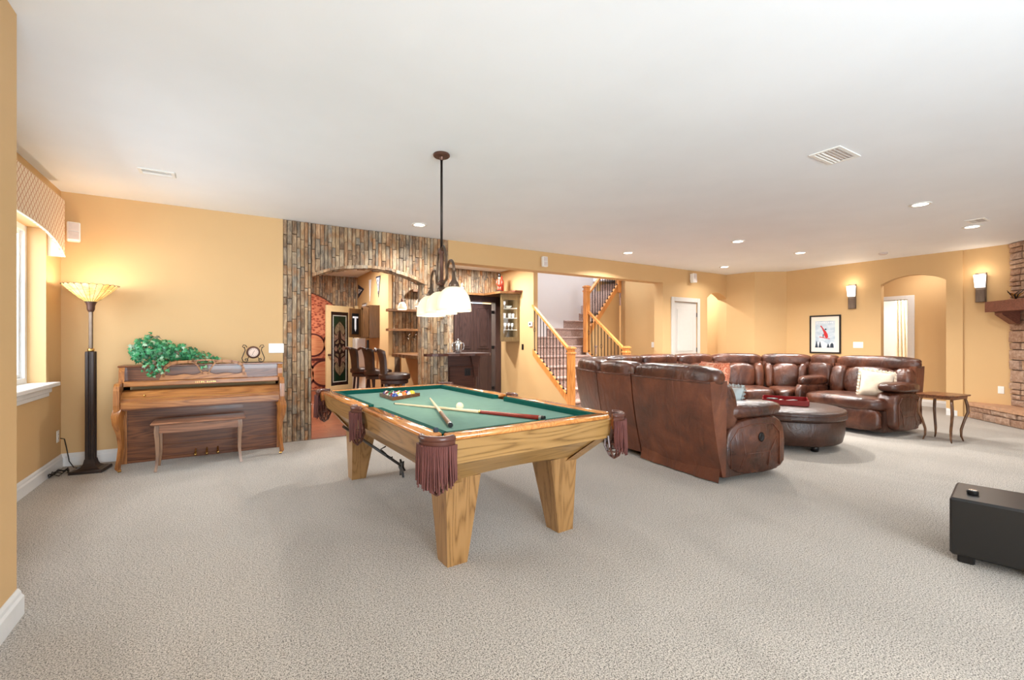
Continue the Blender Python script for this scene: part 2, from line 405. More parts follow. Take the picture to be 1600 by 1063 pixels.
# slate clad wall with arched opening
arch = arch_pts(.885, 2.38, 2.09, 2.25)
def archz(x):
    if x <= .885 or x >= 2.38: return 0
    h = .16; w2 = .7475; R = (w2 * w2 + h * h) / (2 * h); return 2.25 - R + sqrt(max(0, R * R - (x - 1.6325) ** 2))
out = [(0, 0), (.325, 0)] + [(a - .56, b) for a, b in reversed(arch)] + [(1.82, 0), (2.19, 0), (2.19, Zc), (0, Zc)]
wslate = wallseg('wall_slate', (.56, 6.235), (2.75, 6.235), out, .195, M['grout'])
cnt = 0
def strip(mb, x0, x1, z0, z1, y, proud, fn=None):
    "one split slate strip with a slightly uneven face"
    g = .0022; x0 += g; x1 -= g; z0 += g; z1 -= g
    j = [random.uniform(-.004, .004) for _ in range(5)]
    vs = [(x0, y, z0), (x1, y, z0), (x1, y, z1), (x0, y, z1),
          (x0 + .002, y - proud + j[0], z0 + .002), (x1 - .002, y - proud + j[1], z0 + .002), (x1 - .002, y - proud + j[2], z1 - .002), (x0 + .002, y - proud + j[3], z1 - .002)]
    vs.append(((x0 + x1) / 2, y - proud - .004 + j[4], (z0 + z1) / 2))
    if fn: vs = [fn(*p) for p in vs]
    mb.add(vs, [(4, 5, 8), (5, 6, 8), (6, 7, 8), (7, 4, 8), (0, 1, 5, 4), (1, 2, 6, 5), (2, 3, 7, 6), (3, 0, 4, 7)])
x = .56
while x < 2.745:
    wd = random.uniform(.034, .060); x1 = min(x + wd, 2.75)
    if 2.75 - x1 < .03: x1 = 2.75
    if x < .885 < x1: x1 = .885
    if x < 2.38 < x1: x1 = 2.38
    zb = max(archz(x + .003), archz(x1 - .003)) if .885 <= (x + x1) / 2 <= 2.38 else 0
    z = zb + (0 if zb else .002)
    while z < Zc - .02:
        L = random.uniform(.09, .38); z1 = min(z + L, Zc)
        if Zc - z1 < .08: z1 = Zc
        mb = MB(); strip(mb, x, x1, z, z1, 6.235, random.uniform(.012, .034))
        mb.build('slate_strip', M['slate'], wslate); z = z1
    x = x1
# jamb strips on the pillar side of the arch, arch underside edge
mb = MB()
for (ya, yb) in ((6.235, 6.30), (6.30, 6.365), (6.365, 6.43)):
    z = 0
    while z < 2.08:
        z1 = min(z + random.uniform(.15, .4), 2.09)
        strip(mb, ya, yb, z, z1, 0, random.uniform(.008, .02), lambda a, b, c: (2.38 + b, a, c)); z = z1
for row in range(3):
    a0 = .887
    while a0 < 2.375:
        a1 = min(a0 + random.uniform(.05, .11), 2.378); z0 = archz(a0); z1 = archz(a1 - 1e-3)
        if a0 < .89: z0 = 2.09
        ya_, yb_ = 6.19 + row * .08 + random.uniform(-.006, .004), 6.27 + row * .08; q = random.uniform(.016, .038)
        mb.add([(a0, ya_, z0 - q), (a1 - .003, ya_, z1 - q + random.uniform(-.006, .006)), (a1 - .003, yb_, z1 - q), (a0, yb_, z0 - q), (a0, ya_, z0 + .012), (a1 - .003, ya_, z1 + .012), (a1 - .003, yb_, z1 + .012), (a0, yb_, z0 + .012)],
               [(3, 2, 1, 0), (4, 5, 6, 7), (0, 1, 5, 4), (2, 3, 7, 6), (1, 2, 6, 5), (3, 0, 4, 7)])
        a0 = a1
o = mb.build('arch_edge_strips', M['slate'], wslate); o['kind'] = 'stuff'
# beam over the wide opening + wall with the closet door and the small arch
mb = MB(); mb.box(2.75, 7.454, 6.21, 6.43, 2.42, Zc); struct('wall_beam', mb, M['wall'])
a2 = arch_pts(8.90, 9.60, 2.19, 2.32)
out = [(0, 0), (.33, 0), (.33, 2.06), (1.09, 2.06), (1.09, 0), (1.446, 0)] + [(a - 7.454, b) for a, b in reversed(a2)] + [(2.146, 0), (2.35, 0), (2.35, Zc), (0, Zc)]
wallseg('wall_closet', (7.454, 6.21), (9.80, 6.21), out, .22, M['wall'])
# east side zigzag walls
P = [(9.60, 6.21), (9.69, 5.61), (10.23, 5.22), (10.2, 3.775), (10.25, 2.44), (10.17, 1.90)]
wallseg('wall_east_return', P[1], P[0], rect(0, .607, 0, Zc), -.12, M['wall'])
wallseg('wall_east_angle', P[2], P[1], rect(0, .666, 0, Zc), -.12, M['wall'])
wallseg('wall_east_picture', P[3], P[2], rect(0, 1.446, 0, Zc), -.12, M['wall'])
L3 = 1.336
a3 = arch_pts(L3 - 1.13, L3 - .24, 2.275, 2.41)
a3 = arch_pts(.205, 1.096, 2.275, 2.41)
out = [(0, 0), (.205, 0)] + list(reversed(a3)) + [(1.096, 0), (L3, 0), (L3, Zc), (0, Zc)]
wallseg('wall_east_arch', P[4], P[3], out, -.14, M['wall'])
wallseg('wall_east_sconce', (10.21, 1.86), (10.275, 2.45), rect(0, .60, 0, Zc), -.14, M['wall'])
# niche behind the arch, its back wall with a door opening to the bathroom
mb = MB(); Xn = 11.25
mb.box(10.35, Xn, 1.6, 1.75, 0, 2.75); mb.box(10.35, Xn + .12, 4.45, 4.57, 0, 2.75)
mb.box(Xn, Xn + .12, 1.75, 3.47, 0, 2.75); mb.box(Xn, Xn + .12, 4.22, 4.57, 0, 2.75); mb.box(Xn, Xn + .12, 3.47, 4.22, 2.05, 2.75)
mb.box(10.3, 14.2, 1.2, 5.6, 2.75, 2.8); struct('wall_niche', mb, M['wall'])
mb = MB(); mb.box(14.0, 14.1, 1.2, 5.6, 0, 2.75); mb.box(Xn + .12, 14.1, 5.5, 5.6, 0, 2.75); mb.box(Xn + .12, 14.1, 1.2, 1.3, 0, 2.75); struct('wall_bathroom', mb, M['white'])
# walls behind the camera
mb = MB(); mb.box(8.5, 8.62, -3.2, .0, 0, 3.02); struct('wall_east_near', mb, M['wall'])
mb = MB()
mb.box(-.82, -.5, -3.2, -3.08, 0, 3.02); mb.box(4.3, 4.9, -3.2, -3.08, 0, 3.02); mb.box(7.7, 8.5, -3.2, -3.08, 0, 3.02)
mb.box(-.5, 4.3, -3.2, -3.08, 2.35, 3.02); mb.box(4.9, 7.7, -3.2, -3.08, 2.25, 3.02); mb.box(4.9, 7.7, -3.2, -3.08, 0, .65)
struct('wall_south', mb, M['wall'])
# ---------------- bar room shell
XR = 5.03
mb = MB(); mb.box(XR, XR + .1, 7.30, 8.75, 0, 3.4); mb.box(XR, XR + .1, 8.75, 9.4, 0, 5.2)
struct('wall_bar_east', mb, M['wall'])
mb = MB(); mb.box(2.58, 2.7, 8.62, 11.3, 0, Zc); struct('wall_pennants', mb, M['wall'])
mb = MB(); mb.box(-.6, -.5, 6.41, 13.2, 0, Zc); struct('wall_bar_west', mb, M['wall'])
# bar wood floor, laid board by board
mb = MB(); mb.box(-.6, 2.75, 6.235, 13.2, -.03, .0005); fl = struct('floor_bar', mb, M['grout'])
M['cherryfloor'] = wood('cherry_floor_board', srgb(96, 46, 28), srgb(160, 92, 60), 1.6, 'x', .3, 4)
y = 6.235; k = 0
while y < 11.9:
    x = -.5 + (.0 if k % 2 else .0); off = (k * .37) % 1.1; x = .1 - off
    while x < 2.75:
        x1 = min(x + 1.1, 2.75); xx = max(x, -.5)
        if x1 - xx > .1:
            mb = MB(); mb.cbox(xx + .001, x1 - .001, y + .001, y + .118, .0005, .012, .0015); mb.build('floor_board', M['cherryfloor'], fl)
        x = x1
    y += .12; k += 1
# slate back wall of the bar with dark door opening (x 4.0..4.87)
YS = 8.62
mb = MB(); mb.box(2.7, 3.93, YS, YS + .12, 0, Zc); mb.box(4.93, XR, YS, YS + .12, 0, Zc); mb.box(3.93, 4.93, YS, YS + .12, 2.12, Zc)
ws = struct('wall_bar_slate', mb, M['grout'])
def stripfield(name, parent, x0, x1, y, zf, ztop, wmin=.045, wmax=.07):
    mb = MB(); x = x0
    while x < x1 - .005:
        xa = min(x + random.uniform(wmin, wmax), x1); z = zf((x + xa) / 2)
        while z < ztop - .01:
            z1 = min(z + random.uniform(.12, .5), ztop)
            strip(mb, x, xa, z, z1, y, random.uniform(.01, .026)); z = z1
        x = xa
    o = mb.build(name, M['slate'], parent); o['kind'] = 'stuff'; return o
stripfield('slate_strips', ws, 2.66, 3.93, YS, lambda x: .95, Zc)
stripfield('slate_strips', ws, 3.93, XR, YS, lambda x: 2.14, Zc)
# far slate wall with the cellar arch
YF = 11.1
ca = arch_pts(.35, 2.25, 1.95, 2.45)
cz = dict()
def carch(x):
    h = .5; w2 = .95; R = (w2 * w2 + h * h) / (2 * h); return 2.36 - R + sqrt(max(0, R * R - (x - 1.3) ** 2)) if .42 < x < 2.2 else 0
out = [(0, 0), (.92, 0)]
for i in range(13):
    xx = .43 + 1.76 * i / 12; out.append((xx + .5, carch(xx)))
out += [(2.70, 0), (3.08, 0), (3.08, Zc), (0, Zc)]
wf = wallseg('wall_cellar', (-.5, YF), (2.58, YF), out, .15, M['grout'])
stripfield('slate_strips', wf, -.5, 2.58, YF, carch, Zc)
# cellar mural wall
t = NT('terracotta_mural_brick'); v = t.geo((1, 1, 1.6)); vo = t.n('ShaderNodeTexVoronoi'); vo.inputs['Scale'].default_value = 13; t.l(v, vo.inputs['Vector'])
n = t.noise(t.geo(), 11, 5, .7)
t.set(t.ramp(t.math('ADD', t.math('MULTIPLY', vo.outputs['Distance'], .8), t.math('MULTIPLY', n, .6)), [(.3, srgb(112, 46, 36)), (.55, srgb(186, 92, 66)), (.8, srgb(228, 142, 104))]), .9)
M['mural'] = t.m
M['mural_dark'] = plain('mural_dark_print', srgb(96, 40, 36), .9, var=.2)  # dark print colour of the barrel rims and rack
M['barrelhead'] = wood('barrel_head_print', srgb(216, 110, 70), srgb(246, 176, 124), 2.0, 'x', .8, 5)
M['barrelhoop'] = plain('barrel_hoop_print', srgb(92, 54, 50), .8)
mb = MB(); mb.box(-.5, 2.6, 12.3, 12.4, 0, Zc); struct('wall_mural', mb, M['mural'])
# ---------------- stair hall shell
def diagY(x): return 7.93 + (x - 5.79) * .38
mb = MB(); u = Vector((.9347, .3552)); nn = Vector((-.3552, .9347)); b = Vector((5.13, diagY(5.13)))
e = b + u * 5.2
mb.prism([(b.x, b.y), (e.x, e.y), (e.x + nn.x * .1, e.y + nn.y * .1), (b.x + nn.x * .1, b.y + nn.y * .1)], 0, 5.2, lambda a, c, h: (a, c, h))
struct('wall_stair_far', mb, M['stairwall'])
mb = MB(); mb.box(7.84, 7.94, 6.43, 7.62, 0, 5.2); mb.box(7.94, 8.0, 7.2, 7.85, 0, 5.2); struct('wall_stair_east', mb, M['wall'])
mb = MB(); mb.box(5.03, 9.9, 6.43, 6.53, Zc + .1, 5.2); mb.box(5.03, 9.9, 6.43, 9.6, 5.2, 5.25); struct('wall_stair_upper', mb, M['stairwall'])
mb = MB(); mb.box(7.94, 12.3, 8.6, 8.7, 0, Zc); mb.box(9.98, 10.1, 6.3, 8.7, 0, Zc); struct('wall_hall', mb, M['wall'])
# ---------------- baseboards
BP = [(0, 0), (.020, 0), (.020, .085), (.013, .098), (.011, .112), (.004, .128), (0, .128)]
def baseboard(name, pts, side):
    "pts polyline on the wall line; profile grows to the side (+1 = left of direction)"
    mb = MB(); V = [Vector(p) for p in pts]
    def nrm(i):
        ns = []
        for a, b_ in ((i - 1, i), (i, i + 1)):
            if a >= 0 and b_ < len(V):
                d = (V[b_] - V[a]).normalized(); ns.append(Vector((-d.y, d.x)) * side)
        if len(ns) == 1: return ns[0]
        m = (ns[0] + ns[1]).normalized(); return m / max(.3, m.dot(ns[0]))
    rings = []
    for i, p in enumerate(V):
        q = nrm(i); rings.append([(p.x + q.x * a, p.y + q.y * a, z) for a, z in BP])
    b0 = len(mb.v); k = len(BP)
    for r in rings: mb.v += r
    for i in range(len(V) - 1):
        for j in range(k): mb.f.append((i * k + j, i * k + (j + 1) % k, (i + 1) * k + (j + 1) % k, (i + 1) * k + j))
    mb.f.append(tuple(range(k))); mb.f.append(tuple((len(V) - 1) * k + j for j in range(k))[::-1])
    return struct(name, mb, M['white'])
baseboard('baseboard_west', [(-1.42, 2.95), (-1.42, 6.21), (.535, 6.21)], -1)
baseboard('baseboard_west_near', [(-.82, -3.05), (-.82, 2.945), (-1.42, 2.945)], -1)
baseboard('baseboard_east', [(10.2, 3.775), (10.23, 5.22), (9.69, 5.61), (9.6, 6.2)], 1)
baseboard('baseboard_arch', [(10.275, 2.45), (10.25, 2.645)], 1)
baseboard('baseboard_niche', [(11.25, 1.75), (11.25, 3.39)], 1)
baseboard('baseboard_closet', [(7.454, 6.21), (7.70, 6.21)], -1)
# ---------------- window with frame, sill
mb = MB(); mb.box(-1.56, -1.50, 5.70, 5.777, .87, 2.28)
fr = struct('window_1', MB().box(-1.62, -1.545, 5.727, 5.777, .87, 2.28).box(-1.62, -1.545, 3.35, 3.40, .87, 2.28).box(-1.62, -1.545, 3.40, 5.727, .87, .92).box(-1.62, -1.545, 3.40, 5.727, 2.23, 2.28).box(-1.62, -1.555, 4.53, 4.58, .92, 2.23), M['white'])
for (ya, yb) in ((3.40, 4.53), (4.58, 5.727)):
    s_ = MB().box(-1.605, -1.575, ya, ya + .035, .92, 2.23).box(-1.605, -1.575, yb - .035, yb, .92, 2.23).box(-1.605, -1.575, ya + .035, yb - .035, .92, .955).box(-1.605, -1.575, ya + .035, yb - .035, 2.195, 2.23).build('sash', M['white'], fr)
    t = NT('window_glass') if 'winglass' not in M else None
    if t:
        tb = t.n('ShaderNodeBsdfTransparent'); gb = t.n('ShaderNodeBsdfGlossy'); gb.inputs['Roughness'].default_value = .02; mx = t.n('ShaderNodeMixShader'); mx.inputs[0].default_value = .05
        t.l(tb.outputs[0], mx.inputs[1]); t.l(gb.outputs[0], mx.inputs[2]); t.l(mx.outputs[0], t.out.inputs['Surface']); M['winglass'] = t.m
    MB().box(-1.592, -1.588, ya + .035, yb - .035, .955, 2.195).build('pane', M['winglass'], s_)
sill = struct('trim_1', MB().cbox(-1.56, -1.335, 3.30, 5.83, .835, .872, .006).cbox(-1.42, -1.385, 3.33, 5.80, .78, .835, .006).cbox(-1.42, -1.40, 3.35, 5.785, .745, .78, .004), M['white'])
mb = MB(); mb.box(-1.50, -1.49, -.5, .5, 0, .01)

# ================================================================== POOL TABLE
PT = thing('pool_table', 'large golden oak pool table with green felt top and fringed leather pockets', 'pool table', (1.44, 3.36, 0), radians(2.6))
HX, HY, TZ = .65, 1.255, .785
def beams(mb, x0, x1, y0, y1, z0, z1, c=.006): mb.cbox(x0, x1, y0, y1, z0, z1, c)
pr = .085  # pocket clearance along the rails
# rail caps (two per long side, one per end)
RW = .085
for sx in (-1, 1):
    for (ya, yb) in ((-HY + pr, -.06), (.06, HY - pr)):
        a, b_ = sorted((sx * (HX - RW), sx * HX)); mb = MB(); mb.cbox(a, b_, ya, yb, TZ - .03, TZ, .008); setsm(mb.build('rail', M['railtop'], PT), 50)
        a, b_ = sorted((sx * (HX - RW), sx * (HX - RW - .045)))
        mb = MB(); mb.prism([(ya + .0, a if sx < 0 else b_), (yb, a if sx < 0 else b_), (yb - .03, b_ if sx < 0 else a), (ya + .03, b_ if sx < 0 else a)], TZ - .042, TZ - .006, lambda p, q, h: (q, p, h))
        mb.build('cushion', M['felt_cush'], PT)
for sy in (-1, 1):
    xa, xb = -HX + pr, HX - pr
    a, b_ = sorted((sy * (HY - RW), sy * HY)); mb = MB(); mb.cbox(xa, xb, a, b_, TZ - .03, TZ, .008); setsm(mb.build('rail', M['railtop'], PT), 50)
    o_, i_ = sy * (HY - RW), sy * (HY - RW - .045)
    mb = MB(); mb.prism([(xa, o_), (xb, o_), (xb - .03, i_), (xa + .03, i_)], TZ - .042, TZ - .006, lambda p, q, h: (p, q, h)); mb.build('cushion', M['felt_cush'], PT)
mb = MB(); mb.box(-HX + RW - .01, HX - RW + .01, -HY + RW - .01, HY - RW + .01, TZ - .075, TZ - .04); mb.build('playing_surface', M['felt'], PT)
# aprons (upper blinds), slightly leaning inwards
for sx in (-1, 1):
    mb = MB()
    prof = [(HX - .012, TZ - .03), (HX - .012, TZ - .03), (HX - .030, TZ - .15), (HX - .055, TZ - .15), (HX - .04, TZ - .03)]
    mb.prism([(sx * (HX - .01), TZ - .032), (sx * (HX - .03), TZ - .155), (sx * (HX - .055), TZ - .155), (sx * (HX - .04), TZ - .032)], -HY + .06, HY - .06, lambda a, z, h: (a, h, z))
    ap = mb.build('side_apron', M['oak'], PT)
    for yy in (-.95, -.62, -.30, .30, .62, .95):
        m2 = MB(); m2.lathe([(0, -.004), (.008, -.004), (.008, 0), (.004, .003), (0, .003)], 10); m2.xf(Matrix.Translation((sx * (HX - .018), yy, TZ - .055)) @ Matrix.Rotation(sx * pi / 2, 4, 'Y')); m2.build('bolt_cap', M['black'], ap)
for sy in (-1, 1):
    mb = MB(); mb.prism([(sy * (HY - .01), TZ - .032), (sy * (HY - .03), TZ - .155), (sy * (HY - .055), TZ - .155), (sy * (HY - .04), TZ - .032)], -HX + .06, HX - .06, lambda a, z, h: (h, a, z))
    ap = mb.build('end_apron', M['oakx'], PT)
    for xx in (-.42, 0, .42):
        m2 = MB(); m2.lathe([(0, -.004), (.008, -.004), (.008, 0), (.004, .003), (0, .003)], 10); m2.xf(Matrix.Translation((xx, sy * (HY - .018), TZ - .055)) @ Matrix.Rotation(-sy * pi / 2, 4, 'X')); m2.build('bolt_cap', M['black'], ap)
# lower cabinet: trapezoid frame, side panels with a shallow arch
def panel(L_, arch_h, z0, z1, s0, s1, n=14):
    "outline: top edge half length s1 at z1, bottom half length s0 at z0, bottom arched by arch_h"
    pts = [(-s1, z1), (-s0, z0)]
    for i in range(1, n): q = -1 + 2 * i / n; pts.append((q * s0, z0 + arch_h * (1 - q * q) ** .6))
    pts += [(s0, z0), (s1, z1)]; return pts
Zt, Zb = TZ - .155, .46
for sx in (-1, 1):
    mb = MB(); xt, xb = HX - .06, HX - .19
    def f(a, z, h, sx=sx):
        q = (Zt - z) / (Zt - Zb); return (sx * (xt + (xb - xt) * q - h), a, z)
    mb.prism(panel(1, .045, Zb, Zt, 1.0, HY - .06), 0, .03, f); mb.build('side_panel', M['oak'], PT)
for sy in (-1, 1):
    mb = MB()
    def f(a, z, h, sy=sy):
        q = (Zt - z) / (Zt - Zb); return (a, sy * (HY - .06 - .19 * q - h), z)
    mb.prism(panel(1, .05, Zb, Zt, HX - .19, HX - .06), 0, .03, f); mb.build('end_panel', M['oakx'], PT)
mb = MB(); mb.box(-HX + .1, HX - .1, -HY + .12, HY - .12, TZ - .12, TZ - .08); mb.build('slate_bed', M['grout'], PT)
# legs: square, tapering, with a mitred corner post running up to the apron
for sx in (-1, 1):
    for sy in (-1, 1):
        def ring(cx, cy, h, z): return [(sx * (cx - h), sy * (cy - h), z), (sx * (cx + h), sy * (cy - h), z), (sx * (cx + h), sy * (cy + h), z), (sx * (cx - h), sy * (cy + h), z)]
        mb = MB(); R = [ring(.40, .955, .062, 0), ring(.37, .925, .11, Zb + .03)]
        mb.v = R[0] + R[1]; mb.f = [(0, 3, 2, 1), (4, 5, 6, 7)] + [(i, (i + 1) % 4, 4 + (i + 1) % 4, 4 + i) for i in range(4)]
        if sx * sy < 0: mb.f = [q[::-1] for q in mb.f]
        mb.build('leg', M['oakz'], PT)
        mb = MB()   # corner trim board on the slope, under the pocket
        A = Vector((sx * (HX - .19), sy * (HY - .25), Zb - .012)); B = Vector((sx * (HX - .06), sy * (HY - .06), Zt))
        ax = Vector((sx * .045, 0, 0)); ay = Vector((0, sy * .045, 0)); o1 = Vector((sx * .012, sy * .012, 0))
        mb.v = [tuple(p) for p in (A + o1, A - ax * 2 + o1 * 0 + Vector((0, sy * .012, 0)), A - ay * 2 + Vector((sx * .012, 0, 0)), B + o1, B - ax * 2 + Vector((0, sy * .012, 0)), B - ay * 2 + Vector((sx * .012, 0, 0)))]
        mb.f = [(0, 1, 4, 3), (0, 3, 5, 2), (0, 2, 1), (3, 4, 5), (1, 2, 5, 4)]
        mb.build('corner_trim', M['oakz'], PT)
# pockets
def pocket(kx, ky):
    corner = ky != 0
    cx = kx * (HX - (.045 if corner else .02)); cy = ky * (HY - .045)
    base = atan2(ky, kx); span = radians(150 if corner else 140); R = .085 if corner else .068
    root = MB()
    # leather rim: a padded horseshoe
    pts = []; n = 14
    for i in range(n + 1):
        a = base - span / 2 + span * i / n; pts.append((cx + R * cos(a), cy + R * sin(a), TZ - .006))
    root.tube(pts, .017, 10); 
    # leather shield hanging from the rim, tight to the outside
    def g(u, v):
        a = base - span / 2 + span * u; r = R + .014 - .004 * v; return (cx + r * cos(a), cy + r * sin(a), TZ - .002 - .045 * v)
    root.grid(15, 3, g); rim = root.build('pocket', M['pocket'], PT, smooth=True)
    ib = MB(); ib.grid(15, 4, lambda u, v: (cx + (R - .012 - .02 * v) * cos(base - span / 2 + span * u), cy + (R - .012 - .02 * v) * sin(base - span / 2 + span * u), TZ - .004 - .09 * v))
    ib.build('pocket_liner', M['tan_pocket'] if (kx > 0 or ky > 0) else M['pocket'], rim, smooth=True)
    fr_ = MB(); N = 34 if corner else 18
    for layer in (0, 1):
        for i in range(N):
            u = (i + .5 * layer) / N; a = base - span / 2 + span * u; r = R + .016 + .006 * layer
            L_ = (.17 + .05 * (1 - abs(2 * u - 1)) + random.uniform(-.02, .02)) * (1 if corner else .9)
            x, y = cx + r * cos(a), cy + r * sin(a); dx, dy = random.uniform(-.006, .006), random.uniform(-.006, .006)
            fr_.tube([(x, y, TZ - .035), (x + dx, y + dy, TZ - .035 - L_ * .5), (x + dx * 2, y + dy * 2, TZ - .035 - L_)], [.0045, .0055, .004], 4)
    f_ = fr_.build('fringe', M['fringe'], rim); f_['kind'] = 'stuff'
    nb = MB(); zt = TZ - .14 if corner else TZ - .12; rr = .055 if corner else .045
    ccx, ccy = cx + (.035 if not corner else .03) * cos(base), cy + (.035 if not corner else .03) * sin(base)
    for k in range(8):
        a = 2 * pi * k / 8
        nb.tube([(ccx + rr * cos(a), ccy + rr * sin(a), zt), (ccx + rr * 1.1 * cos(a + .25), ccy + rr * 1.1 * sin(a + .25), zt - .07), (ccx + rr * .6 * cos(a + .5), ccy + rr * .6 * sin(a + .5), zt - .13), (ccx, ccy, zt - .15)], [.008, .007, .006, .008], 5)
        nb.tube([(ccx + rr * 1.05 * cos(a), ccy + rr * 1.05 * sin(a), zt - .05), (ccx + rr * 1.05 * cos(a + pi / 4), ccy + rr * 1.05 * sin(a + pi / 4), zt - .05)], .005, 4)
        nb.tube([(ccx + rr * .9 * cos(a), ccy + rr * .9 * sin(a), zt - .10), (ccx + rr * .9 * cos(a + pi / 4), ccy + rr * .9 * sin(a + pi / 4), zt - .10)], .005, 4)
    nb.build('leather_basket', M['pocket'], rim)
for kx in (-1, 1):
    for ky in (-1, 0, 1): pocket(kx, ky)
# balls, rack, cues
PM = rootmat(PT)
FZ = TZ - .04
BR = .0285
BALLS = [('yellow', srgb(236, 190, 40), 0), ('blue', srgb(28, 62, 140), 0), ('red', srgb(176, 34, 30), 0), ('purple', srgb(74, 44, 110), 0), ('orange', srgb(226, 112, 40), 0),
         ('green', srgb(24, 104, 66), 0), ('maroon', srgb(112, 30, 34), 0), ('black', srgb(20, 20, 20), 0),
         ('yellow', srgb(236, 190, 40), 1), ('blue', srgb(28, 62, 140), 1), ('red', srgb(176, 34, 30), 1), ('purple', srgb(74, 44, 110), 1), ('orange', srgb(226, 112, 40), 1),
         ('green', srgb(24, 104, 66), 1), ('maroon', srgb(112, 30, 34), 1)]
def ballmesh(): return MB().lathe([(BR * sin(pi * i / 14), -BR * cos(pi * i / 14)) for i in range(15)], 20, caps=False)
def ballmat(nm, col, stripe):
    t = NT('%s_%s_ball' % (nm, 'striped' if stripe else 'solid')); v = t.coords()
    s_ = t.n('ShaderNodeSeparateXYZ'); t.l(v, s_.inputs[0]); z = t.math('ABSOLUTE', s_.outputs[2])
    W_ = srgb(240, 232, 210)
    if stripe: c = t.mix(t.math('GREATER_THAN', z, BR * .52), col, W_)
    else:
        y = t.math('ABSOLUTE', s_.outputs[1]); c = t.mix(t.math('GREATER_THAN', y, BR * .9), col, W_)
    t.set(c, .12, 0, coat=.5); return t.m
T0 = Vector((1.215, 3.87)); ang = radians(32); r3 = sqrt(3)
e1 = Vector((cos(ang), sin(ang))); e2 = Vector((cos(ang + pi / 3), sin(ang + pi / 3)))
order = [1, 8, 4, 9, 0, 14, 12, 7, 2, 5, 3, 10, 6, 13, 11]; q = 0
names = {0: 'solid', 1: 'striped'}
for i in range(5):
    for j in range(5 - i):
        nm, col, st = BALLS[order[q]]; q += 1
        p = T0 + e1 * (BR * 2.02 * j) + e2 * (BR * 2.02 * i)
        o = ballmesh().build('billiard_ball', ballmat(nm, col, st), smooth=True); o.location = (p.x, p.y, FZ + BR + .001); o.rotation_euler = (random.uniform(0, 2), random.uniform(0, 2), 0)
        lab = {0: '%s solid pool ball inside the wooden rack', 1: '%s striped white pool ball inside the wooden rack'}[st] % nm
        tag(o, lab, 'billiard ball', 'pool balls in the rack')
o = ballmesh().build('cue_ball', plain('cream_phenolic_ball', srgb(246, 236, 200), .15, var=.01), smooth=True); o.location = (1.436, 3.035, FZ + BR + .001)
tag(o, 'cream white cue ball lying alone beside the long cue', 'billiard ball')
rk = thing('ball_rack', 'dark brown wooden triangle rack around the pool balls', 'rack', (T0.x, T0.y, FZ))
cs = [Vector((-.065, -.038)) , e1 * (BR * 2.02 * 4) , e2 * (BR * 2.02 * 4)]
c0 = (e1 + e2) * (BR * 2.02 * 4 / 3)
tri = [c0 + (p - c0).normalized() * ((p - c0).length + .078) for p in (Vector((0, 0)), cs[1], cs[2])]
tri_in = [c0 + (p - c0).normalized() * ((p - c0).length - .019) for p in tri]
mb = MB()
for i in range(3):
    a, b_ = tri[i], tri[(i + 1) % 3]; c_, d_ = tri_in[(i + 1) % 3], tri_in[i]
    mb = MB(); mb.prism([tuple(a), tuple(b_), tuple(c_), tuple(d_)], .001, .030, lambda p, q_, h: (p, q_, h)); mb.build('rack_side', M['walnut'], rk)
def cue(p0, p1, label, butt_mat, rb=.0155):
    p0, p1 = Vector(p0), Vector(p1); d = p1 - p0; t_ = thing('pool_cue', label, 'pool cue', tuple(p0)); L_ = d.length; dn = d.normalized()
    r = lambda s: .0058 + (rb - .0058) * s
    def seg(a, b_, m, name, e=0): MB().tube([dn * (a * L_), dn * (b_ * L_)], [r(a) + e, r(b_) + e], 12).build(name, M[m], t_, smooth=True, angle=40)
    seg(0, .008, 'blackbox', 'tip'); seg(.008, .62, 'chalk', 'shaft'); seg(.62, .63, 'brass', 'joint', .001); seg(.63, .972, butt_mat, 'butt'); seg(.972, .985, 'chrome', 'butt_ring', .0006); seg(.985, 1, 'blackbox', 'bumper', -.001)
cue((1.12, 3.585, FZ + .0075), (1.71, 2.355, FZ + .0165), 'long pale cue with red butt, lying beneath the crossing cue', 'redwood')
cue((1.41, 3.55, FZ + .034), (1.10, 2.45, FZ + .0175), 'cue with brown butt crossing on top of the long cue', 'rustic')
cb = MB().cbox(-.011, .011, -.011, .011, 0, .022, .002).build('chalk_cube', plain('dark_cue_chalk', srgb(40, 56, 70), .8)); cb.location = (.905, 2.20, TZ + .0005)
tag(cb, 'small dark chalk cube on the near corner of the oak rail', 'chalk')
# mechanical bridge hanging along the window side of the table
mbs = thing('bridge_stick', 'long dark bridge stick with star-shaped head hung under the table side', 'cue rest', (.885, 4.33, .47))
a0 = Vector((0, 0, 0)); a1 = Vector((.075, -1.42, -.035))
MB().tube([a0, a1], [.013, .009], 10).build('shaft', M['black'], mbs, smooth=True)
hd = MB(); dirn = (a1 - a0).normalized()
pr_ = []
for k in range(12):
    a = 2 * pi * k / 12; r = .062 if k % 2 == 0 else .03; pr_.append((r * cos(a), r * sin(a) - .015))
hd.prism(pr_, -.006, .006, lambda a, b_, h: (a1.x + h, a1.y + a, a1.z + b_)); hd.build('bridge_head', M['black'], mbs)
hk = MB(); 
for yy in (-.30, -1.18):
    zc = -.02 * yy * -1
    hk.tube([(.04, yy, .05), (.005, yy, .035), (-.02 + .05 * -yy, yy, 0), (.0 + .05 * -yy, yy, -.035), (.03 + .05 * -yy, yy, -.03)], .005, 6)
    hk.build('hanging_hook', M['black'], mbs); hk = MB()

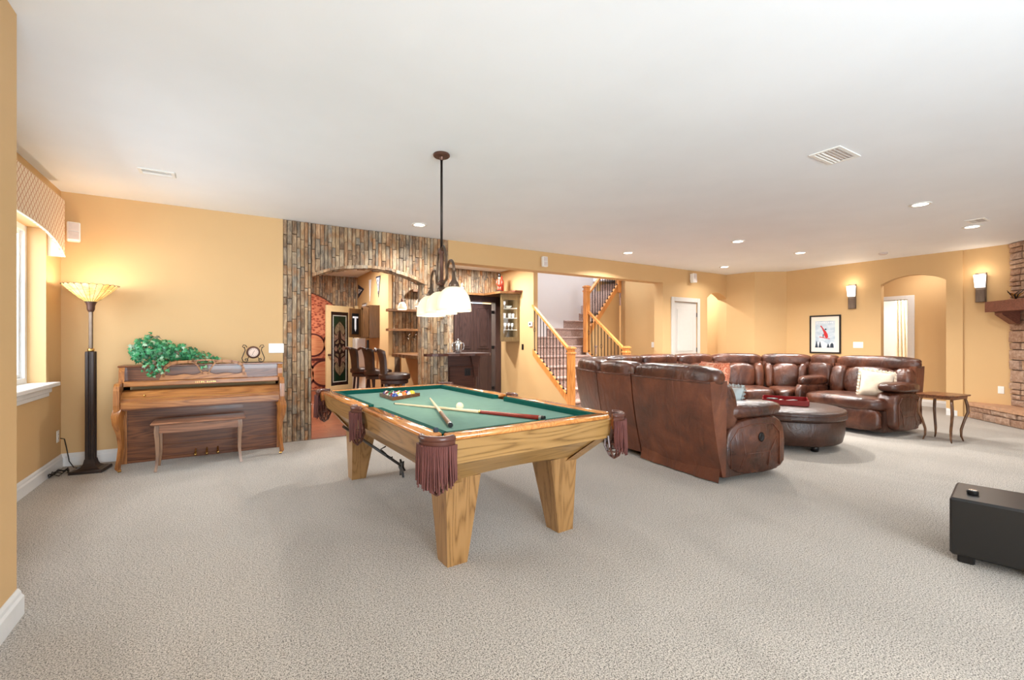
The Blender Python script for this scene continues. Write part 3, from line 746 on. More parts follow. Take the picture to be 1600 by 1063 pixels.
# ================================================================== PENDANT OVER THE TABLE
PL = thing('billiard_pendant', 'bronze three-shade pendant light with cream glass bowls over the pool table', 'pendant lamp', (1.436, 3.372, Zc))
MB().lathe([(0, 0), (.062, 0), (.066, -.006), (.066, -.016), (.058, -.024), (.02, -.026), (.012, -.05), (0, -.05)], 28).build('canopy', M['rust_bronze'], PL, smooth=True, angle=40)
MB().tube([(0, 0, -.03), (0, 0, -.78)], .0095, 12).build('rod', M['iron'], PL, smooth=True)
MB().lathe([(0, -.755), (.02, -.755), (.026, -.77), (.026, -.785), (.014, -.80), (.012, -1.0), (.024, -1.01), (.028, -1.03), (.018, -1.05), (0, -1.052)], 16).build('hub', M['rust_bronze'], PL, smooth=True)
ud = Vector((-.157, -.987)).normalized()
for s in (-1, 1):
    P_ = lambda a, z: (ud.x * a * s, ud.y * a * s, z)
    MB().tube([P_(.008, -.79), P_(.03, -.755), P_(.065, -.745), P_(.105, -.775), P_(.135, -.85), P_(.15, -.94), P_(.165, -1.0)], .0095, 10).build('arm', M['bronze'], PL, smooth=True)
    pts = [P_(.012, -1.02), P_(.09, -1.03), P_(.155, -1.01)]
    for i in range(11):
        a = pi - pi * 1.0 * i / 10; pts.append(P_(.265 + .1 * cos(a), -.975 + .085 * sin(a) + (-.02 if i == 10 else 0)))
    MB().tube(pts, .0105, 10).build('arm', M['bronze'], PL, smooth=True)
MB().tube([(0, 0, -1.04), (0, 0, -1.08)], .011, 10).build('arm', M['bronze'], PL, smooth=True)
for s in (-1, 0, 1):
    cx, cy = ud.x * .365 * s, ud.y * .365 * s
    MB().lathe([(.010, -.99 if s else -1.05), (.016, -1.045), (.036, -1.075), (.042, -1.10), (.0, -1.10)], 18, (cx, cy)).build('shade_holder', M['bronze'], PL, smooth=True)
    prof = [(.034, -1.095), (.062, -1.106), (.088, -1.128), (.108, -1.162), (.119, -1.20), (.1245, -1.245), (.126, -1.272), (.122, -1.272), (.1165, -1.22), (.104, -1.17), (.082, -1.132), (.05, -1.112)]
    sh = MB().lathe(prof, 36, (cx, cy), caps=False).build('shade', M['shade'], PL, smooth=True)
    MB().lathe([(0, -1.24), (.02, -1.235), (.03, -1.21), (.026, -1.17), (.012, -1.14), (0, -1.13)], 14, (cx, cy)).build('bulb', M['bulb'], sh, smooth=True)
    light('POINT', 'pendant_bulb_light', (1.436 + cx, 3.372 + cy, Zc - 1.262), 4, WARM, .05)

# ================================================================== PIANO
PN = thing('upright_piano', 'walnut console piano with scrolled music desk and cabriole legs', 'piano', (-.20, 6.0, 0))
X0, X1 = -.925, .520
MB().cbox(X0 + .02, X1 - .02, 6.0, 6.15, .03, .62, .004).build('lower_panel', M['walnut'], PN, world=True)
MB().cbox(X0 + .02, X1 - .02, 5.992, 6.0, .03, .16, .003).cbox(X0 + .02, X1 - .02, 5.998, 6.15, .0, .03, .002).build('bottom_rail', M['walnut'], PN, world=True)
MB().cbox(X0 - .012, X1 + .012, 5.875, 6.17, .985, 1.003, .005).build('lid', M['walnut'], PN, world=True)
MB().cbox(X0 + .03, X1 - .03, 5.93, 6.15, .79, .985, .003).build('upper_panel', M['walnut'], PN, world=True)
# side posts with curved brackets under the lid
for (xa, xb) in ((X0, X0 + .045), (X1 - .045, X1)):
    MB().prism([(6.16, .6), (5.80, .6), (5.80, .83), (5.835, .845), (5.85, .88), (5.85, .94), (5.86, .96), (5.88, .985), (6.16, .985)], xa, xb, lambda y, z, h: (h, y, z)).build('side_post', M['walnutz'], PN, world=True)
    MB().prism([(6.16, .58), (5.60, .58), (5.595, .64), (5.60, .78), (5.615, .82), (5.65, .842), (5.80, .845), (6.16, .845)], xa, xb, lambda y, z, h: (h, y, z)).build('key_block_cheek', M['walnutz'], PN, world=True)
    MB().prism([(6.16, .0), (5.985, .0), (5.985, .58), (6.16, .58)], xa, xb, lambda y, z, h: (h, y, z)).build('side_panel', M['walnutz'], PN, world=True)
# keybed, key slip, fallboard, shelf
MB().cbox(X0 + .03, X1 - .03, 5.61, 6.0, .585, .625, .004).build('keybed', M['walnut'], PN, world=True)
MB().cbox(X0 + .046, X1 - .046, 5.607, 5.635, .595, .665, .006).build('key_slip', M['walnut_lt'], PN, world=True)
MB().prism([(5.63, .665), (5.64, .695), (5.72, .755), (5.83, .765), (5.83, .64), (5.63, .64)], X0 + .046, X1 - .046, lambda y, z, h: (h, y, z)).build('fallboard', M['walnut_lt'], PN, world=True)
MB().tube([(X0 + .2, 5.64, .692), (X1 - .12, 5.64, .692)], .003, 6).build('fallboard_hinge', M['brass'], PN, world=True)
MB().cbox(X0 + .046, X1 - .046, 5.755, 5.93, .80, .848, .006).build('music_shelf', M['walnut_lt'], PN, world=True)
# music desk with cut-outs
desk = MB(); yd = 5.82; cxm = -.215
def dprism(poly, m=desk, th=.016, y=yd): m.prism(poly, -th / 2, th / 2, lambda a, b, h: (cxm + a, y + h + (b - .85) * .16, .852 + (b - .852) * 1.2))
low = [(-.39, .852)]
for i in range(21):
    a = -.37 + .74 * i / 20; low.append((a, .885 + .018 * math.exp(-((a) / .06) ** 2) + .012 * cos(a * 17) ** 2))
low += [(.39, .852)]
dprism(low)
def strip2(pts, wd):
    "flat band along pts in the desk plane"
    for i in range(len(pts) - 1):
        a, b_ = Vector(pts[i]), Vector(pts[i + 1]); d = (b_ - a).normalized(); n_ = Vector((-d.y, d.x)) * wd / 2; e_ = d * wd * .25
        dprism([tuple(a - n_ - e_), tuple(b_ - n_ + e_), tuple(b_ + n_ + e_), tuple(a + n_ - e_)])
for s in (-1, 1):
    strip2([(s * .352, .88), (s * .35, .93), (s * .335, .962), (s * .30, .985), (s * .24, .998), (s * .15, 1.003), (s * .08, 1.0)], .024)
    strip2([(s * .115, 1.008), (s * .085, .985), (s * .06, .955), (s * .038, .92), (s * .022, .89)], .013)
strip2([(-.12, 1.003), (-.06, 1.012), (0, 1.015), (.06, 1.012), (.12, 1.003)], .016)
desk.build('music_desk', M['walnut_lt'], PN, world=True)
# gilt lettering line above the keys, too small to read
lt = MB(); random.seed(4)
for i in range(11):
    if i == 5: continue
    lt.box(-.30 + i * .017, -.30 + i * .017 + random.uniform(.006, .012), 5.7535, 5.755, .818, .826 + random.uniform(0, .005))
o = lt.build('gilt_lettering', M['brass'], PN, world=True); o['kind'] = 'stuff'
MB().lathe([(0, 0), (.008, 0), (.010, .008), (.006, .014), (0, .016)], 12).xf(Matrix.Translation((-.70, 5.665, .715)) @ Matrix.Rotation(radians(50), 4, 'X')).build('fallboard_knob', M['brass'], PN, world=True)
random.seed(5)
def cabriole(x, y, zt, mat, flare=1, r=.036, side=0, parent=PN, name='leg'):
    sd = 1 if x > -.2 else -1
    pts = [(sd * .004, -.0, .02), (sd * .012, -.012, .04), (sd * .002, -.004, .12), (-sd * .010, .012, .24), (-sd * .004, .004, .36), (sd * .010, -.020, .46), (sd * .012, -.024, .53), (0, 0, .58)]
    k = zt / .58; rs = [.014, .019, .018, .020, .026, .034, .040, .042]
    o = MB().tube([(x + a * flare, y + b_ * flare * 1.3, z * k) for a, b_, z in pts], [q * r / .03 for q in rs], 4).build(name, mat, parent, world=True)
    return setsm(o, 60)
for x in (X0 + .040, X1 - .036):
    cabriole(x, 5.645, .585, M['walnutz'])
    mb = MB(); mb.tube([(x - .012, 5.645, .014), (x + .012, 5.645, .014)], .014, 14); mb.build('caster', M['brass'], PN, world=True)
for i in (-1, 0, 1):
    x = -.205 + i * .10
    MB().tube([(x, 6.0, .085), (x, 5.965, .085), (x, 5.95, .07), (x, 5.93, .045), (x, 5.90, .035)], [.007, .007, .008, .011, .013], 8).build('pedal', M['brass'], PN, world=True, smooth=True)
# bench
BN = thing('piano_bench', 'brown wooden piano bench with a hinged lid and curved legs', 'bench', (-.245, 5.6, 0))
MB().cbox(-.635, .145, 5.44, 5.78, .445, .467, .008).build('seat', M['bench'], BN, world=True)
MB().box(-.59, .10, 5.47, 5.485, .365, .445).box(-.59, .10, 5.735, 5.75, .365, .445).box(-.59, -.575, 5.485, 5.735, .365, .445).box(.085, .10, 5.485, 5.735, .365, .445).build('apron', M['bench'], BN, world=True)
for x, sx in ((-.585, -1), (.095, 1)):
    for y, sy in ((5.485, -1), (5.735, 1)):
        pts = [(x + sx * .012, y + sy * .014, 0), (x + sx * .004, y + sy * .004, .05), (x - sx * .004, y - sy * .004, .15), (x - sx * .002, y - sy * .002, .28), (x + sx * .004, y + sy * .004, .38), (x, y, .445)]
        setsm(MB().tube(pts, [.017, .016, .019, .023, .026, .026], 4).build('leg', M['benchz'], BN, world=True), 60)

# ivy in a clay pot on the piano
IV = thing('potted_ivy', 'trailing green ivy in a clay pot on the piano lid', 'plant', (-.60, 6.02, 1.003))
MB().lathe([(0, .0), (.045, .0), (.062, .09), (.07, .092), (.07, .115), (.06, .115), (.055, .09), (0, .088)], 20).build('pot', plain('terracotta', srgb(156, 104, 72), .8), IV, smooth=True, angle=40)
lv = [Vector(p) for p in ((0, 0), (.18, -.16), (.48, -.28), (.40, -.02), (.72, .0), (.40, .22), (.34, .52), (.14, .40), (0, 1.0), (-.14, .40), (-.34, .52), (-.40, .22), (-.72, 0), (-.40, -.02), (-.48, -.28), (-.18, -.16))]
def leafmat(name, a, b_):
    t = NT(name); g = t.n('ShaderNodeNewGeometry'); n = t.noise(t.geo(), 60, 3)
    t.set(t.mix(t.math('MULTIPLY', n, .5), t.ramp(g.outputs['Random Per Island'], [(0, a), (.55, b_), (.85, srgb(92, 168, 110)), (.93, srgb(176, 206, 168)), (1, srgb(104, 60, 54))]), srgb(30, 74, 44)), .4, 0); return t.m
M['ivy'] = leafmat('ivy_leaf', srgb(18, 96, 56), srgb(42, 140, 82))
def leaf(mb, p, size, nrm, tw):
    q = Vector((0, 0, 1)).rotation_difference(nrm.normalized()).to_matrix() @ Matrix.Rotation(tw, 3, 'Z')
    vs = [p + q @ Vector((a.x * size * .8, (a.y - .2) * size * .8, -.25 * size * abs(a.x) - .15 * size * a.y * a.y)) for a in lv]
    ctr = p + q @ Vector((0, 0, .02 * size)); mb.add([tuple(v) for v in vs] + [tuple(ctr)], [(i, (i + 1) % 16, 16) for i in range(16)])
lm = MB(); st = MB(); random.seed(21)
def blob(n, c, h, sz):
    for _ in range(n):
        while True:
            d = Vector((random.uniform(-1, 1), random.uniform(-1, 1), random.uniform(-1, 1)))
            if .35 < d.length < 1: break
        p = Vector((c[0] + d.x * h[0], c[1] + d.y * h[1], c[2] + d.z * h[2]))
        if p.z < 1.01 and p.y > 5.80: p.z = 1.012 + random.uniform(0, .03)
        if p.y > 6.17: p.y = 6.16
        leaf(lm, p, random.uniform(.7, 1.15) * sz, Vector((d.x * .6 + random.uniform(-.4, .4), d.y - .8, d.z + .35)), random.uniform(0, 6.3))
blob(260, (-.67, 5.97, 1.15), (.20, .14, .15), .064)
blob(90, (-.45, 6.0, 1.13), (.16, .11, .10), .06)
blob(60, (-.27, 6.0, 1.08), (.13, .08, .065), .05)
blob(26, (-.14, 5.98, 1.045), (.07, .06, .035), .045)
blob(46, (-.63, 5.77, .985), (.12, .035, .10), .046)
blob(8, (-.22, 5.79, .97), (.04, .02, .04), .045)
blob(10, (-.70, 5.96, 1.30), (.04, .04, .05), .04)
o = lm.build('leaves', M['ivy'], IV, world=True); o['kind'] = 'stuff'
for (pa, pb) in (((-.6, 6.02, 1.1), (-.66, 5.75, .93)), ((-.58, 6.02, 1.12), (-.12, 5.98, 1.03)), ((-.58, 6.02, 1.12), (-.7, 5.95, 1.32))):
    pa, pb = Vector(pa), Vector(pb); mid = (pa + pb) / 2 + Vector((0, -.02, .06)); st.tube([pa, mid, pb], .003, 5)
st.build('stems', M['pocket'], IV, world=True)
# mantel clock
CK = thing('scroll_clock', 'small round clock in a black scrolled iron stand on the piano', 'clock', (.235, 5.98, 1.0042))
rotM = Matrix.Translation((0, 0, .115)) @ Matrix.Rotation(pi / 2, 4, 'X')
MB().lathe([(0, -.02), (.055, -.02), (.068, -.012), (.07, .004), (.062, .016), (.052, .018), (.05, .010), (0, .010)], 32).xf(rotM).build('case', M['rust_bronze'], CK, smooth=True, angle=35)
fc = MB().lathe([(0, 0), (.050, 0), (.050, .0125), (0, .0125)], 32).xf(rotM).build('dial', plain('cream_dial', srgb(226, 200, 184), .6), CK)
hn = MB()
for k in range(12):
    a = pi / 6 * k; hn.box(-.0015, .0015, -.0138, -.0128, .036, .044)
    m_ = Matrix.Translation((0, 0, .115)) @ Matrix.Rotation(a, 4, 'Y')
    hn.v[-8:] = [tuple(m_ @ Vector(p)) for p in hn.v[-8:]]
hn.build('hour_marks', M['black'], fc)
hd = MB()
for L_, a in ((.024, radians(35)), (.034, radians(200))):
    hd.box(-.0014, .0014, -.0148, -.014, 0, L_); m_ = Matrix.Translation((0, 0, .115)) @ Matrix.Rotation(a, 4, 'Y'); hd.v[-8:] = [tuple(m_ @ Vector(p)) for p in hd.v[-8:]]
hd.build('hands', M['black'], fc)
for s in (-1, 1):
    fm = MB()
    fm.tube([(s * .062, 0, .17), (s * .075, 0, .195), (s * .098, 0, .20), (s * .107, 0, .18), (s * .094, 0, .168), (s * .084, 0, .178)], .0042, 7)
    fm.tube([(s * .088, 0, .172), (s * .080, 0, .14), (s * .098, 0, .09), (s * .112, 0, .05), (s * .102, 0, .012), (s * .075, 0, .005), (s * .055, 0, .018), (s * .056, 0, .04), (s * .075, 0, .045), (s * .082, 0, .03), (s * .07, 0, .024)], .0046, 7)
    fm.tube([(s * .045, 0, .06), (s * .055, 0, .045), (s * .06, 0, .025)], .004, 6)
    fm.build('scroll_frame', M['iron'], CK, smooth=True)
MB().cbox(-.09, .09, -.012, .012, 0, .006, .001).build('foot', M['iron'], CK)

# ================================================================== TORCHIERE LAMP
TL = thing('torchiere_lamp', 'tall bronze floor lamp with a glowing leaded glass bowl shade', 'floor lamp', (-1.13, 5.86, 0), radians(-8))
mb = MB(); mb.cbox(-.125, .125, -.125, .125, 0, .03, .006); mb.build('base', M['lamp_metal'], TL)
rings = [(.105, .03), (.075, .04), (.055, .055), (.044, .08), (.037, .12)]
mb = MB(); b0 = 0
for h, z in rings: mb.v += [(-h, -h, z), (h, -h, z), (h, h, z), (-h, h, z)]
for i in range(len(rings) - 1):
    for k in range(4): mb.f.append((i * 4 + k, i * 4 + (k + 1) % 4, (i + 1) * 4 + (k + 1) % 4, (i + 1) * 4 + k))
mb.build('flared_foot', M['lamp_metal'], TL)
post = MB(); 
for (a, b_) in ((-.011, -.011), (.011, -.011), (.011, .011), (-.011, .011)): post.cbox(a * 1.9 - .014, a * 1.9 + .014, b_ * 1.9 - .014, b_ * 1.9 + .014, .10, 1.15, .005)
post.cbox(-.022, .022, -.022, .022, .10, 1.15, .002); post.build('lower_post', M['lamp_metal'], TL)
MB().lathe([(.022, 1.15), (.026, 1.155), (.026, 1.175), (.015, 1.18)], 16).build('collar', M['brass'], TL, smooth=True)
MB().cbox(-.0135, .0135, -.0135, .0135, 1.17, 1.545, .003).build('upper_pole', M['bronze'], TL)
MB().lathe([(.016, 1.53), (.022, 1.535), (.030, 1.555), (.031, 1.59), (.040, 1.615), (.043, 1.622), (0, 1.622)], 22).build('socket_cup', M['rust_bronze'], TL, smooth=True)
# scalloped leaded shade: 24 glass petals and 24 lower panes
t = NT('lit_amber_art_glass'); g = t.n('ShaderNodeNewGeometry'); n = t.noise(t.coords(), 16, 4)
s_ = t.n('ShaderNodeSeparateXYZ'); t.l(t.coords(), s_.inputs[0])
colr = t.ramp(t.math('ADD', t.math('MULTIPLY', n, .6), t.math('MULTIPLY', g.outputs['Random Per Island'], .4)), [(.3, srgb(206, 138, 62)), (.5, srgb(240, 194, 110)), (.7, srgb(250, 224, 164))])
t.set(colr, .3, 0, emis=colr, es=.75); M['artglass'] = t.m
NP = 24; sh = MB().lathe([(.036, 1.620), (.046, 1.622), (.046, 1.632), (.036, 1.634)], 24).build('shade', M['leadline'], TL)
def sp(a, v): r = .04 + (.212 - .04) * v; return (r * cos(a), r * sin(a), 1.625 + .165 * (v ** 1.15))
for k in range(NP):
    a0 = 2 * pi * k / NP; a1 = 2 * pi * (k + 1) / NP; g_ = .012
    p = MB(); p.grid(3, 4, lambda u, v: sp(a0 + g_ / (.4 + v * 2) + (a1 - a0 - 2 * g_ / (.4 + v * 2)) * u, .02 + .66 * v)); p.build('glass_pane', M['artglass'], sh)
    p = MB(); p.grid(5, 4, lambda u, v: sp(a0 + g_ * .5 + (a1 - a0 - g_) * u, .70 + (.30 - .06 * (2 * u - 1) ** 2) * v)); p.build('glass_petal', M['artglass'], sh)
ld = MB()
for k in range(NP):
    a0 = 2 * pi * k / NP; ld.tube([sp(a0, v / 5) for v in range(6)], .0016, 4)
    ld.tube([sp(a0 + 2 * pi / NP * u / 4, .70 + (.30 - .06 * (u / 2 - 1) ** 2)) for u in range(5)], .002, 4)
    ld.tube([sp(a0 + 2 * pi / NP * u / 2, .69) for u in range(3)], .0016, 4)
ld.build('lead_lines', M['leadline'], sh)
MB().lathe([(0, 1.72), (.022, 1.715), (.03, 1.69), (.02, 1.65), (.012, 1.62)], 14).build('bulb', M['bulb'], TL, smooth=True)
light('POINT', 'torchiere_light', (-1.13, 5.86, 1.765), 8, WARM, .05)
# its cord and outlet
ol = thing('wall_outlet', 'white wall outlet low in the corner behind the floor lamp', 'outlet', (-1.20, 6.208, .32))
ol.location = (-1.42, 6.10, .32); ol.rotation_euler = (0, 0, radians(90))
def outlet(t_): 
    pl = MB().cbox(-.036, .036, -.006, 0, -.058, .058, .003).build('cover_plate', M['plate'], t_)
    for z in (-.02, .02):
        s_ = MB().cbox(-.016, .016, -.0085, -.006, z - .014, z + .014, .002).build('socket', M['plate'], t_)
        MB().box(-.008, -.005, -.0092, -.0084, z - .004, z + .006).box(.005, .008, -.0092, -.0084, z - .004, z + .006).build('slots', M['black'], s_)
outlet(ol)
cd_ = MB(); cd_.tube([(-1.40, 6.10, .30), (-1.37, 6.10, .29), (-1.345, 6.06, .20), (-1.32, 6.03, .08), (-1.28, 6.0, .02), (-1.2, 5.95, .01), (-1.16, 5.93, .01)], .0045, 6)
pts = []
for i in range(40):
    a = i * .42; pts.append((-1.345 + .05 * cos(a), 5.84 + .10 * sin(a * 1.07) + .04 * sin(i), .012 + .012 * (i % 3)))
cd_.tube([(-1.22, 5.92, .01)] + pts, .004, 6); tag(cd_.build('lamp_cord', M['black'], smooth=True), 'black power cord coiled on the carpet beside the floor lamp', 'cord')
# ================================================================== VALANCE, SPEAKER, WALL PLATES
t = NT('trellis_print_fabric'); v = t.geo((0, 1, 1)); 
r_ = t.n('ShaderNodeMapping'); r_.inputs['Rotation'].default_value = (radians(45), 0, 0); t.l(v, r_.inputs[0])
ck_ = t.n('ShaderNodeSeparateXYZ'); t.l(r_.outputs[0], ck_.inputs[0])
sy = t.math('ABSOLUTE', t.math('SINE', t.math('MULTIPLY', ck_.outputs[1], 62))); sz = t.math('ABSOLUTE', t.math('SINE', t.math('MULTIPLY', ck_.outputs[2], 62)))
t.set(t.ramp(t.math('MINIMUM', sy, sz), [(.18, srgb(206, 152, 120)), (.32, srgb(238, 218, 190))]), .9, spec=.1); M['valfab'] = t.m
M['valline'] = plain('cream_valance_lining', srgb(240, 230, 208), .9)
VL = thing('window_valance', 'boxed arch-bottom valance in cream trellis fabric above the window', 'valance', (-1.42, 4.55, 2.05))
ya, yb = 3.30, 5.83; za, zt2 = 2.036, 2.565
def arc(y):
    pts_ = [(5.83, 2.036), (5.77, 2.07), (5.70, 2.10), (5.60, 2.135), (5.48, 2.16), (5.35, 2.18), (5.2, 2.19), (5.0, 2.20), (4.55, 2.205)]
    if y < 4.55: y = 9.1 - y
    for (p, q) in zip(pts_, pts_[1:]):
        if q[0] <= y <= p[0]: f = (y - q[0]) / (p[0] - q[0]); return q[1] + f * (p[1] - q[1])
    return 2.036
ol_ = [(yb, zt2)] + [(yb - (yb - ya) * i / 60, arc(yb - (yb - ya) * i / 60)) for i in range(61)] + [(ya, zt2)]
MB().prism(ol_, -1.325, -1.307, lambda y, z, h: (h, y, z)).build('front_panel', M['valfab'], VL, world=True)
MB().box(-1.418, -1.325, yb - .018, yb, za, zt2).build('side_return', M['valline'], VL, world=True)
MB().box(-1.418, -1.325, ya, ya + .018, za, zt2).build('side_return', M['valline'], VL, world=True)
MB().box(-1.418, -1.325, ya + .018, yb - .018, zt2 - .018, zt2).build('top_board', M['valline'], VL, world=True)
MB().tube([(-1.306, yb - (yb - ya) * i / 60, arc(yb - (yb - ya) * i / 60) + .003) for i in range(61)], .005, 6).build('piping', M['valline'], VL, world=True)
def wall_speaker(loc, rz, label, tilt=.12, w_=.155, h_=.20, d_=.10, dz=0, mat='plate'):
    t_ = thing('wall_speaker', label, 'speaker', loc, rz)
    mb = MB(); mb.cbox(-w_ / 2, w_ / 2, -.035 - d_, -.035, -h_ / 2, h_ / 2, .008); mb.xf(Matrix.Rotation(-tilt, 4, 'X')); mb.build('cabinet', M[mat], t_)
    mb = MB(); mb.cbox(-w_ / 2 + .012, w_ / 2 - .012, -.041 - d_, -.036 - d_, .005, h_ / 2 - .012, .002).cbox(-w_ / 2 + .012, w_ / 2 - .012, -.041 - d_, -.036 - d_, -h_ / 2 + .012, -.002, .002); mb.xf(Matrix.Rotation(-tilt, 4, 'X')); mb.build('grille', M['spgrille'], t_)
    MB().cbox(-.018, .018, -.05, 0, -.03, .03, .004).build('bracket', M['plate'], t_)
M['spgrille'] = plain('speaker_cloth', srgb(218, 206, 200), .9, bump=.4, bs=900)
wall_speaker((-1.33, 6.21, 2.325), radians(14), 'white wall speaker in the corner just beyond the fabric valance', .12, .10, .19, .07)
wall_speaker((4.46, 6.21, 2.56), radians(0), 'white wall speaker on the tan beam in front of the staircase', .05, .10, .17, .06)
wall_speaker((8.32, 6.21, 2.56), radians(0), 'white wall speaker high above the white closet door', .05, .12, .19, .09)
def plate(loc, rz, label, gang=1, cat='light switch', name='switch_plate', mat='plate'):
    t_ = thing(name, label, cat, loc, rz); w_ = .036 + .023 * (gang - 1)
    MB().cbox(-w_, w_, -.006, 0, -.058, .058, .003).build('cover_plate', M[mat], t_)
    for k in range(gang):
        x = (k - (gang - 1) / 2) * .046; MB().cbox(x - .016, x + .016, -.010, -.006, -.033, .033, .002).build('rocker', M[mat], t_)
    return t_
plate((.487, 6.21, 1.16), 0, 'white three-gang switch plate between the piano clock and slate wall', 3)
plate((7.84, 6.80, 1.155), radians(-90), 'white switch plate on the pale wall between staircase and closet door', 1)

# ================================================================== BAR ROOM
# raised bar counter from pillar to the slate wall, knee wall, bracket
kw = MB(); kw.box(2.80, 2.92, 6.43, 8.60, 0, .965); struct('wall_bar_knee', kw, M['wall'])
BC = thing('bar_counter', 'rustic live-edge wooden bar counter running back from the slate pillar', 'counter', (2.7, 7.5, 0))
def slab(pts, z0, z1, jitter=.012, n=14):
    "live-edge slab: outline resampled with a wavy edge"
    out = []
    for i in range(len(pts)):
        a, b_ = Vector(pts[i]), Vector(pts[(i + 1) % len(pts)]); k = max(2, int((b_ - a).length / .08)); d = (b_ - a).normalized(); nn_ = Vector((-d.y, d.x))
        for j in range(k):
            p = a + (b_ - a) * j / k + nn_ * (jitter * sin(j * 1.9 + i * 2.2) if 0 < j else 0); out.append((p.x, p.y))
    return MB().prism(out, z0, z1, lambda a, b_, h: (a, b_, h))
slab([(2.43, 6.44), (3.05, 6.44), (3.05, 8.59), (2.46, 8.0), (2.42, 7.2)], .967, 1.02).build('counter_top', M['rustic'], BC, world=True)
for yy in (6.75,):
    MB().tube([(2.785, yy, .62), (2.77, yy, .74), (2.70, yy, .85), (2.60, yy, .92), (2.50, yy, .955)], .008, 6).tube([(2.785, yy, .60), (2.785, yy, .955)], .008, 6).build('iron_bracket', M['black'], BC, world=True)
BF = thing('bar_front_ledge', 'dark wooden bar ledge wrapped around the slate pillar with a dark cherry panel', 'counter', (3.0, 6.2, 0))
slab([(2.36, 6.06), (3.36, 6.05), (3.42, 6.12), (3.40, 6.62), (2.94, 6.66), (2.94, 6.45), (2.755, 6.45), (2.755, 6.19), (2.36, 6.19)], 1.025, 1.062, .008).build('counter_top', M['barfront'], BF, world=True)
MB().cbox(2.76, 3.26, 6.29, 6.40, 0, 1.022, .006).build('front_panel', M['barfront'], BF, world=True)
MB().cbox(2.80, 3.22, 6.275, 6.29, .08, .86, .008).build('raised_panel', M['barfront'], BF, world=True)
MB().prism([(3.14, 1.02), (3.30, 1.02), (3.30, .92), (3.27, .85), (3.26, .70), (3.20, .70), (3.18, .86)], 6.24, 6.40, lambda a, z, h: (a, h, z)).build('corbel', M['barfront'], BF, world=True)
op = thing('bar_outlet', 'black outlet plate on the dark cherry bar panel', 'outlet', (3.10, 6.2745, .77)); 
MB().cbox(-.05, .05, -.006, 0, -.058, .058, .003).build('cover_plate', M['blackbox'], op); MB().cbox(-.03, -.004, -.009, -.006, -.03, .03, .002).build('socket', M['black'], op); MB().cbox(.004, .03, -.009, -.006, -.03, .03, .002).build('socket', M['black'], op)
# back counter with sink faucet and three tap handles
mb = MB().cbox(3.06, 3.9, 8.02, 8.59, .0, .89, .006)
bc = thing('back_bar_cabinet', 'low back bar cabinet with a wooden top under the slate shelves', 'cabinet', (3.4, 8.3, 0)); mb.build('body', M['rustic'], bc, world=True)
MB().cbox(3.055, 3.92, 7.97, 8.59, .892, .93, .006).build('counter_top', M['rustic'], bc, world=True)
fa = thing('bar_faucet', 'dark gooseneck faucet on the back bar below the shelves', 'faucet', (3.10, 8.25, .93)); fa.location = (3.02 + .1, 8.30, .9305)
MB().tube([(0, 0, 0), (0, 0, .20), (.01, -.01, .26), (.04, -.03, .30), (.08, -.05, .30), (.11, -.07, .27), (.115, -.075, .22)], .011, 10).lathe([(.028, 0), (.028, .012), (.014, .02)], 14).build('spout', M['black'], fa, smooth=True)
MB().tube([(-.06, 0, 0), (-.06, 0, .05), (-.09, -.01, .07)], .009, 8).build('lever', M['black'], fa, smooth=True)
for i, x in enumerate((2.93, 3.06, 3.20)):
    tp = thing('beer_tap', ['steel beer tap on the slate wall, first from the pennant wall', 'steel beer tap on the slate wall, middle of three', 'steel beer tap on the slate wall, nearest the slate pillar'][i], 'tap', (x, 8.60, 1.31), 0, 'beer taps under the shelves')
    MB().lathe([(0, 0), (.024, 0), (.024, .012), (.012, .018), (.012, .06)], 14).xf(Matrix.Rotation(pi / 2, 4, 'X')).build('shank', M['chrome'], tp, smooth=True)
    MB().tube([(0, -.05, 0), (0, -.085, -.008), (0, -.10, -.05)], [.013, .012, .008], 10).build('spout', M['chrome'], tp, smooth=True)
    MB().tube([(0, -.06, .008), (.015, -.09, .045), (.03, -.11, .075)], [.008, .014, .016], 10).build('handle', M['chrome'], tp, smooth=True)
for i, z in enumerate((1.80, 1.43)):
    o = slab([(2.50, 8.34), (3.5, 8.33), (3.5, 8.588), (2.72, 8.588), (2.52, 8.585)], z, z + .045, .008).build('wall_shelf', M['rustic'])
    tag(o, ['upper thick rustic shelf on the slate wall', 'lower thick rustic shelf on the slate wall'][i], 'shelf', 'rustic shelves behind the bar')
# small pendants over the bar
M['pc'] = M['iron']
for i, (x, y) in enumerate(((2.60, 7.86), (2.62, 7.02))):
    t_ = thing('bar_pendant', ['small lit bell pendant over the bar, farther from the slate pillar', 'small lit bell pendant over the bar, nearer the slate pillar'][i], 'pendant lamp', (x, y, Zc - .001), 0, 'bell pendants over the bar')
    MB().lathe([(0, 0), (.05, 0), (.05, -.01), (.01, -.03)], 18).build('canopy', M['iron'], t_, smooth=True)
    MB().tube([(0, 0, -.02), (0, 0, -.78)], .004, 6).build('cord', M['black'], t_)
    MB().lathe([(.006, -.74), (.018, -.76), (.024, -.80), (.026, -.815)], 14).build('shade_holder', M['rust_bronze'], t_, smooth=True)
    MB().lathe([(.022, -.805), (.045, -.82), (.064, -.85), (.076, -.89), (.084, -.94), (.081, -.94), (.06, -.86), (.04, -.83)], 26, caps=False).build('shade', M['shade_small'], t_, smooth=True)
    light('POINT', 'bar_pendant_light', (x, y, Zc - .93), 3.5, WARM, .03)
